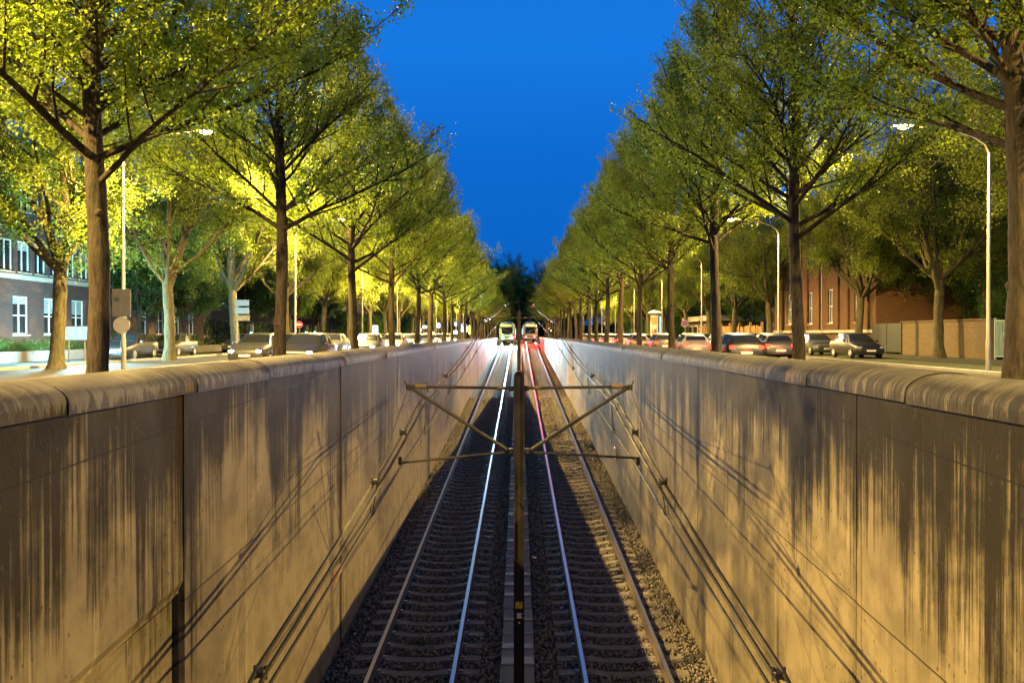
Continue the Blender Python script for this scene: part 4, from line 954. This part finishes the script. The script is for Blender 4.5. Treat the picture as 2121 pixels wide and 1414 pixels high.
b = MB(); b.bev(0.60, 0.66, -0.35, 0.1, 1.6, 3.5, 0.01); b.build('lit_strip', emit('blue strip light', (0.1,0.5,1.0), 3.0), ac)

# ================================================================== buildings
def facade(b, xp, s, y0, y1, z0, z1, ops, depth=0.22):
    """front wall in the plane x=xp (facing s*-x ... towards the road); real openings with reveals"""
    yc = sorted({y0, y1, *[o_[0] for o_ in ops], *[o_[1] for o_ in ops]}); zc = sorted({z0, z1, *[o_[2] for o_ in ops], *[o_[3] for o_ in ops]})
    for i in range(len(yc)-1):
        for j in range(len(zc)-1):
            ym, zm = (yc[i]+yc[i+1])/2, (zc[j]+zc[j+1])/2
            if any(a_ < ym < c_ and e_ < zm < g_ for a_, c_, e_, g_ in ops): continue
            b.add([(xp, yc[i], zc[j]), (xp, yc[i+1], zc[j]), (xp, yc[i+1], zc[j+1]), (xp, yc[i], zc[j+1])], [(0,1,2,3)])
    xi = xp + s*depth
    for a_, c_, e_, g_ in ops:
        b.add([(xp,a_,e_),(xp,c_,e_),(xp,c_,g_),(xp,a_,g_),(xi,a_,e_),(xi,c_,e_),(xi,c_,g_),(xi,a_,g_)], [(0,4,5,1),(1,5,6,2),(2,6,7,3),(3,7,4,0)])
def window(par, xp, s, a_, c_, e_, g_, nv=2, nh=1, fw=0.07, depth=0.13, blind=0.0, frame='frame'):
    """frame with bars, glass behind; set back in its opening"""
    xf = xp + s*depth; f = MB(); lo_, hi_ = sorted((xf, xf + s*0.06))
    f.box(lo_, hi_, a_, c_, e_, e_+fw); f.box(lo_, hi_, a_, c_, g_-fw, g_); f.box(lo_, hi_, a_, a_+fw, e_+fw, g_-fw); f.box(lo_, hi_, c_-fw, c_, e_+fw, g_-fw)
    for k in range(1, nv): yk = a_ + (c_-a_)*k/nv; f.box(lo_, hi_, yk-fw*0.45, yk+fw*0.45, e_+fw, g_-fw)
    for k in range(1, nh+1): zk = e_ + (g_-e_)*k/(nh+1); f.box(lo_-0.002, hi_+0.002, a_+fw, c_-fw, zk-fw*0.4, zk+fw*0.4)
    w_ = empty('window', (0,0,0)); w_.parent = par
    off = par.location
    def mk(mb, nm_, mt):
        o = mb.build(nm_, mt, None); 
        for v in o.data.vertices: v.co -= off
        o.parent = w_; return o
    mk(f, 'frame', M[frame])
    g = MB(); xg = xf + s*0.045; l2, h2_ = sorted((xg, xg + s*0.03)); g.box(l2, h2_, a_+0.01, c_-0.01, e_+0.01, g_-0.01); mk(g, 'pane', M['pane'])
    if blind > 0:
        q = MB(); xb = xf + s*0.028; l3, h3 = sorted((xb, xb + s*0.012))
        n = int((g_-e_)*blind/0.09)
        for k in range(n): q.box(l3, h3, a_+fw, c_-fw, g_-fw-0.09*(k+1)+0.02, g_-fw-0.09*k)
        mk(q, 'blind', M['curtain'])
    sl_ = MB(); l4, h4 = sorted((xp - s*0.06, xp + s*0.1)); sl_.box(l4, h4, a_-0.05, c_+0.05, e_-0.07, e_-0.002); mk(sl_, 'sill', M['stonetrim'])

# left: purple brick office building
XB = -27.0; bl = empty('brick_building', (XB, 56, 0), 'purple-brown brick office building with white windows behind the left trees', 'building')
ops = []; y = 43.1
while y < 71: ops.append((y, y+1.57, 1.38, 3.45)); y += 3.05
up = []; y = 36.9
while y < 73: 
    up.append((y, y+1.25, 4.75, 6.45)); up.append((y, y+1.25, 8.1, 9.8)); y += 1.62
low0 = [(37.0, 38.57, 1.38, 3.45), (40.05, 41.62, 1.38, 3.45)]
b = MB(); allop = ops + low0 + up
facade(b, XB, -1, 34, 74.3, 0, 11.4, allop)
b.add([(XB,34,0),(XB-13,34,0),(XB-13,34,11.4),(XB,34,11.4),(XB,74.3,0),(XB-13,74.3,0),(XB-13,74.3,11.4),(XB,74.3,11.4)], [(0,1,2,3),(4,7,6,5),(1,5,6,2)])
b.build('wall', M['brickl'], bl, world=True, fixn=False)
b = MB(); b.box(XB-13.2, XB+0.25, 33.8, 74.5, 11.41, 11.8); b.build('roof', M['stonetrim'], bl, world=True)
b = MB(); b.bev(XB-0.1, XB+0.14, 33.9, 74.4, 4.35, 4.62, 0.02); b.build('cornice', M['stonetrim'], bl, world=True)
for q, o_ in enumerate(ops + low0): window(bl, XB, -1, *o_, nv=2, nh=1, blind=0.42 if q % 3 != 1 else 0.2)
for q, o_ in enumerate(up): window(bl, XB, -1, *o_, nv=2, nh=0, blind=0.3 if q % 4 == 0 else 0)
# planter wall in front
pw = MB(); pw.bev(-24.85, -24.6, 31, 76, 0.0, 0.55, 0.02); setp(pw.build('planter_wall', M['planter']), 'low concrete planter wall edging the shrubs before the left brick building', 'planter wall')
pf = MB(); pf.box(-26.9, -24.86, 31, 76, 0.0, 0.45); setp(pf.build('planting_bed', M['soil']), kind='structure')

# right: orange brick house with tall windows
XR = 27.0; hr = empty('brick_house', (XR, 79, 0), 'orange brick house with tall narrow white windows and stone plinth on the right', 'building')
ops = [(y, y+1.25, 2.35, 5.3) for y in (69.0, 75.0, 80.2, 86.4)]; up = [(y, y+1.25, 7.6, 10.2) for y in (69.0, 75.0, 80.2, 86.4)]; cel = [(y+0.2, y+0.9, 0.45, 1.05) for y in (69.2, 72.2, 75.2, 78.5, 81, 84, 87)]
b = MB(); facade(b, XR, 1, 66, 92, 0, 12, ops+up+cel, 0.3)
b.add([(XR,66,0),(XR+11,66,0),(XR+11,66,12),(XR,66,12),(XR,92,0),(XR+11,92,0),(XR+11,92,12),(XR,92,12)], [(0,1,2,3),(4,7,6,5)])
b.build('wall', M['brickr'], hr, world=True, fixn=False)
b = MB()
for y in (67.6, 71.6, 73.8, 78.4, 83.6, 89.2): b.bev(XR-0.16, XR+0.05, y-0.35, y+0.35, 1.76, 11.8, 0.01)
b.build('pilasters', M['brickr'], hr, world=True)
b = MB(); b.bev(XR-0.22, XR+0.02, 65.8, 92.2, 1.5, 1.75, 0.03); b.bev(XR-0.02, XR+11.1, 65.78, 65.99, 1.5, 1.75, 0.03); b.build('plinth_course', M['stonetrim'], hr, world=True)
b = MB(); b.prism([(XR-0.5,12.01),(XR+5.5,16.5),(XR+11.5,12.01)], 'xz', 65.6, 92.4); b.build('roof', M['roof'], hr, world=True)
for o_ in ops+up: window(hr, XR, 1, *o_, nv=2, nh=1, fw=0.10)
for o_ in cel: window(hr, XR, 1, *o_, nv=1, nh=0, fw=0.05)
b = MB(); b.tube([(XR-0.25, 77.0, 0.3), (XR-0.25, 77.0, 11.9)], 0.06, 8); b.build('downpipe', M['pole'], hr, world=True)
# right: grey building set back
XG = 36.0; hg = empty('grey_building', (XG, 58, 0), 'dim grey building with wide pale-framed windows set back at the right edge', 'building')
ops = [(y, y+2.6, z, z+2.0) for z in (1.3, 4.9, 8.5) for y in (46.5, 50.5, 54.5, 58.5, 62.5, 66.5, 70.5)]
b = MB(); facade(b, XG, 1, 44, 75, 0, 12.5, ops)
b.add([(XG,44,0),(XG+12,44,0),(XG+12,44,12.5),(XG,44,12.5)], [(0,1,2,3)])
b.build('wall', M['render'], hg, world=True, fixn=False)
b = MB(); b.box(XG-0.3, XG+12, 43.8, 75.2, 12.51, 12.9); b.build('roof', M['stonetrim'], hg, world=True)
for z in (4.2, 7.8):
    b = MB(); b.bev(XG-0.12, XG+0.05, 43.9, 75.1, z, z+0.2, 0.02); b.build('band', M['stonetrim'], hg, world=True)
for o_ in ops: window(hg, XG, 1, *o_, nv=3, nh=0, fw=0.09)
# right: walls, gates and fences along the pavement
b = MB(); b.box(25.0+1.2, 25.35+1.2, 48.5, 59.6, 0, 2.18); o = empty('garden_wall', (26.3, 54, 0), 'buff brick garden wall behind the lit mossy tree on the right', 'wall'); b.build('wall', M['brickw'], o, world=True)
b = MB(); b.bev(26.12, 26.63, 48.4, 59.7, 2.181, 2.28, 0.02); b.build('coping', M['brickw'], o, world=True)
for (y0, y1, mt, lab) in ((44.2, 48.2, 'tealfence', 'pale blue-green metal slat gate right of the buff brick wall'), (60.0, 64.8, 'darkgate', 'dark grey panel gate between the buff brick wall and the orange house')):
    o = empty('metal_gate', (26.3, (y0+y1)/2, 0), lab, 'gate')
    b = MB()
    for z_ in (0.15, 2.1): b.bev(26.27, 26.33, y0, y1, z_, z_+0.07, 0.005)
    for y in (y0, (y0+y1)/2, y1): b.bev(26.25, 26.35, y-0.05, y+0.05, 0, 2.3, 0.01)
    b.build('frame', M[mt], o, world=True)
    b = MB(); y = y0+0.08
    while y < y1-0.08: b.box(26.285, 26.315, y, y+(0.035 if mt == 'tealfence' else 0.15), 0.23, 2.09); y += 0.13 if mt == 'tealfence' else 0.17
    b.build('slats', M[mt], o, world=True)
o = empty('board_fence', (26, 108, 0), 'brown vertical board fence between posts beyond the orange brick house', 'fence')
b = MB(); rb = random.Random(2); y = 93.5
while y < 126: wv = rb.uniform(0.8, 1.5); b.bev(26.0+rb.uniform(-0.03,0.03), 26.08, y, y+wv-0.18, 0.1, 2.35+rb.uniform(-0.1,0.1), 0.01); y += wv
b.build('boards', M['wood'], o, world=True)
for k in range(8):
    b = MB(); b.bev(25.86, 26.14, 93.0+k*4.7, 93.25+k*4.7, 0, 2.75, 0.02); b.build('post', M['wood'], o, world=True)
o = empty('kiosk', (29.5, 132, 0), 'low flat-roofed pavilion with pale roof edge behind the no-stopping sign', 'pavilion')
b = MB(); b.box(27.5, 35, 124, 142, 0, 3.3); b.build('wall', M['brickr'], o, world=True)
b = MB(); b.bev(26.8, 35.6, 123.2, 142.8, 3.31, 4.1, 0.03); b.build('roof', M['stonetrim'], o, world=True)
for y in (126, 130, 134, 138):
    f = MB(); f.bev(27.44, 27.52, y, y+2.6, 0.9, 2.7, 0.01); w1 = f.build('window', M['frame'], o, world=True)
    g = MB(); g.box(27.41, 27.435, y+0.12, y+2.48, 1.02, 2.58); q = g.build('pane', M['pane'], None)
    for v in q.data.vertices: v.co -= o.location
    q.parent = w1
# far apartment houses behind the trees, both sides
def block(x0, x1, y0, y1, h, mat, lab, s):
    xp = x0 if s > 0 else x1
    o = empty('apartment_building', ((x0+x1)/2, (y0+y1)/2, 0), lab, 'building')
    ops = [(y, y+1.4, z, z+1.8) for z in [1.2+3.3*k for k in range(int(h/3.3))] for y in np.arange(y0+1.5, y1-2.5, 3.4).tolist()]
    b = MB(); facade(b, xp, s, y0, y1, 0, h, ops); xo = x1 if s > 0 else x0
    b.add([(xp,y0,0),(xo,y0,0),(xo,y0,h),(xp,y0,h)], [(0,1,2,3)]); b.build('wall', M[mat], o, world=True, fixn=False)
    b = MB(); xm = (x0+x1)/2; b.prism([(x0-0.5,h+0.01),(xm,h+4),(x1+0.5,h+0.01)], 'xz', y0-0.4, y1+0.4); b.build('roof', M['roof'], o, world=True)
    for o_ in ops[:100]: 
        window(o, xp, s, *o_, nv=2, nh=0)
block(-46, -34, 92, 128, 10, 'render', 'dim grey apartment house beyond the left traffic lights', -1)
block(-44, -32, 140, 190, 13, 'brickl', 'far brown apartment house behind the lit signs on the left', -1)
block(34, 46, 98, 120, 10, 'brickl', 'dim apartment house behind the board fence on the right', 1)
block(32, 44, 150, 200, 13, 'render', 'far grey apartment house behind the right trees', 1)

# ================================================================== cars
ST = [ # y, half width, z_low, z_belt, z_top, half width at the roof line
 (0.00, 0.66, 0.36, 0.56, 0.60, 0.50), (0.05, 0.78, 0.24, 0.64, 0.69, 0.62), (0.30, 0.86, 0.20, 0.72, 0.80, 0.70), (0.95, 0.89, 0.20, 0.82, 0.93, 0.74), (1.25, 0.90, 0.20, 0.90, 1.00, 0.76),
 (1.95, 0.90, 0.20, 0.93, 1.40, 0.60), (2.60, 0.90, 0.20, 0.94, 1.47, 0.61), (3.30, 0.90, 0.20, 0.95, 1.43, 0.60), (3.80, 0.89, 0.22, 0.96, 1.33, 0.57), (4.12, 0.86, 0.28, 0.95, 1.02, 0.66), (4.22, 0.82, 0.32, 0.88, 0.92, 0.64), (4.28, 0.72, 0.38, 0.60, 0.66, 0.56)]
def cring(st, y=None):
    y_, w_, zl, zb, zt, rw = st; y = y_ if y is None else y
    h = [(0, zl), (w_*0.86, zl), (w_*0.97, zl+0.10), (w_, (zl+zb)/2), (w_*0.97, zb-0.04), (w_*0.93, zb), (rw, zt-0.05), (rw*0.86, zt-0.01), (0, zt)]
    return [(u, y, v) for u, v in h] + [(-u, y, v) for u, v in h[-2:0:-1]]
def inset(b, q, off, sh):
    q = [Vector(p) for p in q]; c = sum(q, Vector())/len(q); n = (q[1]-q[0]).cross(q[2]-q[0]).normalized()
    if n.dot(c - Vector((0, 2.1, 0.8))) < 0: n = -n
    o_ = [p + (c-p)*sh for p in q]; m_ = len(q)
    b.add([p + n*off for p in o_] + [p - n*0.01 for p in o_], [tuple(range(m_))] + [(k, (k+1)%m_, m_+(k+1)%m_, m_+k) for k in range(m_)])
def make_car(paint, lights, tall=1.0):
    o = empty('parked_car' if lights is None else 'car', (0,0,0)); b = MB(); b.loft([[(u, y, v*tall) for u, y, v in cring(s)] for s in ST])
    body = b.build('body', paint, o, smooth=True)
    rg = [[(u, y, v*tall) for u, y, v in cring(s)] for s in ST]
    for nm_, i, j in (('windscreen', 4, 5), ('rear_window', 8, 9)):
        g = MB(); u0, u1 = (0.08, 0.93) if i == 4 else (0.10, 0.86)
        rows = []
        for u in (u0, u1):
            row = []
            for k in (6, 7, 8, 9, 10):
                A_, B_ = Vector(rg[i][k]), Vector(rg[j][k]); q = A_.lerp(B_, u); q.x *= 0.95; q.z += 0.012; q.y += -0.008 if i == 4 else 0.012; row.append(q)
            rows.append(row)
        g.add(rows[0]+rows[1]+[p-Vector((0,0,0.03)) for p in rows[0]+rows[1]], [(k, k+1, 6+k, 5+k) for k in range(4)] + [(0,5,15,10),(4,14,19,9)] + [(k,10+k,11+k,k+1) for k in range(4)] + [(5+k,6+k,16+k,15+k) for k in range(4)])
        g.build(nm_, M['carglass'], o)
    for sd in (5, 10):
        sd2 = 6 if sd == 5 else 10; sd1 = 5 if sd == 5 else 11
        for i, j in ((5, 6), (6, 7), (7, 8)):
            g = MB(); inset(g, [rg[i][sd1], rg[j][sd1], rg[j][sd2], rg[i][sd2]], 0.006, 0.09); g.build('side_window', M['carglass'], o)
        g = MB(); inset(g, [rg[4][sd1], rg[5][sd1], rg[5][sd2]], 0.006, 0.16); g.build('side_window', M['carglass'], o)
    for s in (-1, 1):
        for yw in (0.85, 3.42):
            w_ = MB(); w_.lathe([(0.20, -0.10), (0.30, -0.11), (0.325, -0.07), (0.325, 0.07), (0.30, 0.11), (0.20, 0.10)], (s*0.80, yw, 0.32), 20, 'x'); wh = w_.build('wheel', M['tyre'], o, smooth=True)
            r_ = MB(); r_.lathe([(0.05, s*0.118), (0.19, s*0.118), (0.20, s*0.09)], (s*0.80, yw, 0.32), 16, 'x')
            for k in range(5):
                a_ = k*2*PI/5; r_.tube([(s*0.925, yw+0.04*math.cos(a_), 0.32+0.04*math.sin(a_)), (s*0.922, yw+0.18*math.cos(a_), 0.32+0.18*math.sin(a_))], 0.02, 4)
            r_.build('rim', M['rim'], wh)
        h_ = MB(); h_.loft([[(s*(0.60+0.13*math.cos(q*PI/5)), yy_+0.05*abs(math.cos(q*PI/5)), 0.635*tall+0.06*math.sin(q*PI/5)) for q in range(10)] for yy_ in (-0.005, 0.14)])
        hl = h_.build('headlight', M['head_on'] if lights == 'front' else M['head_off'], o, smooth=True)
        h_ = MB(); h_.bev(min(s*0.54, s*0.79), max(s*0.54, s*0.79), 4.12, 4.262, 0.72*tall, 0.88*tall, 0.02); h_.build('tail_light', M['tail_on'] if lights else M['tail_off'], o)
        m_ = MB(); m_.bev(min(s*0.90, s*1.05), max(s*0.90, s*1.05), 1.48, 1.60, 0.94*tall, 1.06*tall, 0.025); m_.build('mirror', paint, o)
        if lights == 'front':
            L = bpy.data.lights.new('headlight_beam', 'SPOT'); L.energy = 260; L.color = (0.66, 0.86, 1.0); L.spot_size = R(75); L.spot_blend = 0.9; L.shadow_soft_size = 0.06
            lo = bpy.data.objects.new('headlight_beam', L); COL.objects.link(lo); lo.parent = o; lo.location = (s*0.6, -0.06, 0.64); lo.rotation_euler = (R(83), 0, PI)
    if lights:
        L = bpy.data.lights.new('tail_glow', 'POINT'); L.energy = 22; L.color = (1.0, 0.06, 0.02); L.shadow_soft_size = 0.25
        lo = bpy.data.objects.new('tail_glow', L); COL.objects.link(lo); lo.parent = o; lo.location = (0, 4.45, 0.7)
    p_ = MB(); p_.box(-0.26, 0.26, 4.275, 4.295, 0.50, 0.61); p_.build('number_plate', M['plate'], o)
    p_ = MB(); p_.box(-0.26, 0.26, -0.018, 0.002, 0.40, 0.50); p_.build('number_plate', M['plate'], o)
    p_ = MB(); p_.bev(-0.45, 0.45, -0.006, 0.06, 0.47, 0.55, 0.01); p_.build('grille', M['plastic'], o)
    return o
rc = random.Random(8)
def fleet(places, lights, grp, labf):
    pr = {}
    for i, (x, y, colr) in enumerate(places):
        lab = labf(i, colr)
        if colr not in pr:
            o = make_car(M['paint_'+colr], lights); pr[colr] = o; o.location = (x, y, 0); o['label'] = lab; o['group'] = grp
        else: o = copy_tree(pr[colr], (x, y, 0), 0, 1.0, lab, grp)
        o['category'] = 'car'; o.rotation_euler = (0, 0, rc.uniform(-0.015, 0.015))
cc = ['black', 'silver', 'grey', 'white', 'blue', 'grey', 'black', 'silver']
# left road: traffic coming towards the camera, fronts facing -y
pl = [(-9.2, 35.5, 'black'), (-12.2, 38.5, 'grey')] + [(-9.3 if k % 2 else -12.4, 45 + 5.6*k + rc.uniform(-.8, .8), cc[k % 8]) for k in range(15)]
fleet(pl, 'front', 'oncoming cars with headlights on the left road', lambda i, c: (f'{c} car with headlights on, {ORD[i]} oncoming car from the front on the left road' if i < 10 else f'far {c} car with bright headlights on the left road'))
pr_ = [(10.4, 44.0, 'black'), (13.6, 49.5, 'grey')] + [(13.6 if k % 2 else 10.5, 55 + 6*k + rc.uniform(-.8, .8), cc[(k+3) % 8]) for k in range(15)]
def flip_fleet():
    pr = {}
    for i, (x, y, colr) in enumerate(pr_):
        lab = f'{colr} car with red tail lights, {ORD[i]} from the front on the right road' if i < 10 else f'far {colr} car with red tail lights on the right road'
        if colr not in pr:
            o = make_car(M['paint_'+colr], 'rear'); pr[colr] = o
        else: o = copy_tree(pr[colr], (0,0,0), 0)
        o.location = (x, y, 0); o.rotation_euler = (0, 0, PI); o['label'] = lab; o['group'] = 'cars with red tail lights on the right road'; o['category'] = 'car'
flip_fleet()
fleet([(-21.9, 46.5, 'black'), (-21.9, 52.6, 'grey'), (-21.9, 66, 'silver'), (-21.9, 72.5, 'black')], None, 'cars parked before the left brick building', lambda i, c: ('parked black car nearest the round sign back', 'parked grey car behind the forked tree before the left building', 'parked silver car farther along the service road', 'parked black car farthest along the service road')[i])
fleet([(20.2, 50, 'black'), (20.2, 57, 'grey'), (20.2, 72, 'black'), (20.2, 79, 'blue'), (20.2, 92, 'grey')], None, 'cars parked along the right pavement', lambda i, c: ('parked black car in front of the buff brick wall', 'parked grey car beyond the lit mossy tree', 'parked black car in front of the orange brick house', 'parked blue car in front of the orange brick house', 'parked grey car in front of the board fence')[i])

# ================================================================== trams
def make_tram(x, y, front, label):
    z0 = zr(y); o = empty('tram', (x, y, z0), label, 'tram', 'trams at the top of the ramp'); Lh = 26
    pro = [(0, 0.35), (1.15, 0.35), (1.27, 0.6), (1.32, 1.2), (1.30, 2.4), (1.18, 3.1), (0.85, 3.45), (0, 3.55)]
    def ring(yy_, k, dz=0): h = [(u*k, v*(1-dz*0.1)+dz*0.1) for u, v in pro]; return [(u, yy_, v) for u, v in h] + [(-u, yy_, v) for u, v in h[-2:0:-1]]
    b = MB(); b.loft([ring(0.0, 0.80, 1), ring(0.25, 0.93, 0.4), ring(1.0, 1.0), ring(Lh-1, 1.0), ring(Lh-0.25, 0.93, 0.4), ring(Lh, 0.8, 1)])
    b.build('body', plain('tram paint', (0.25, 0.45, 0.38) if front else (0.42, 0.44, 0.42), 0.35, var=0.08, coat=0.4), o, smooth=True)
    b = MB(); b.bev(-0.88, 0.88, -0.04, 0.2, 1.45, 2.65, 0.05); b.build('windscreen', M['carglass'], o)
    b = MB(); b.bev(-0.7, 0.7, -0.05, 0.1, 2.78, 3.05, 0.02); b.build('destination_display', emit('amber display' , (1.0, 0.45, 0.08), 2.0 if front else 5.0), o)
    b = MB(); b.bev(-1.05, 1.05, -0.10, 0.3, 0.38, 0.62, 0.04); b.build('bumper', M['plastic'], o)
    for s in (-1, 1):
        b = MB(); b.lathe([(0.13, 0.02), (0.12, -0.05), (0.05, -0.07)], (s*0.75, 0, 0.95), 14, 'y'); b.build('headlight' if front else 'tail_light', emit('tram headlamp', (0.7, 0.93, 1.0), 260) if front else emit('tram tail lamp', (1.0, 0.03, 0.03), 120, (0.3,0.01,0.01)), o)
        for k in range(8):
            b = MB(); b.bev(min(s*1.30, s*1.33), max(s*1.30, s*1.33), 1.6+k*3, 4.2+k*3, 1.35, 2.4, 0.01); b.build('side_window', emit('lit tram window', (0.85, 0.95, 1.0), 1.6, (0.1,0.1,0.1)), o)
        L = bpy.data.lights.new('tram_beam', 'SPOT'); L.shadow_soft_size = 0.12
        L.energy = 150000 if front else 60000; L.color = (0.60, 0.90, 1.0) if front else (1.0, 0.03, 0.03); L.spot_size = R(28 if front else 30); L.spot_blend = 0.8
        lo = bpy.data.objects.new('tram_beam', L); COL.objects.link(lo); lo.parent = o; lo.location = (s*0.75, -0.12, 0.95); lo.rotation_euler = (R(89.0 - math.degrees(math.atan(SL))), 0, PI)
    b = MB(); b.tube([(0, 8, 3.5), (0, 7.2, 4.4), (0, 8.0, 5.3)], 0.04, 6); b.tube([(-0.7, 8, 5.32), (0.7, 8, 5.32)], 0.04, 6); b.build('pantograph', M['mast'], o)
    b = MB()
    for yy_ in (2.5, 9, 17, 23.5):
        for s in (-1, 1): b.lathe([(0.33, s*0.68), (0.33, s*0.8)], (0, yy_, 0.33), 14, 'x')
    b.build('wheels', M['tyre'], o)
make_tram(-1.93, 141.5, True, 'green-grey tram with bright white headlamps coming over the crest of the left track')
make_tram(1.93, 150, False, 'pale tram seen from behind with red tail lamps and orange display, on the right track')
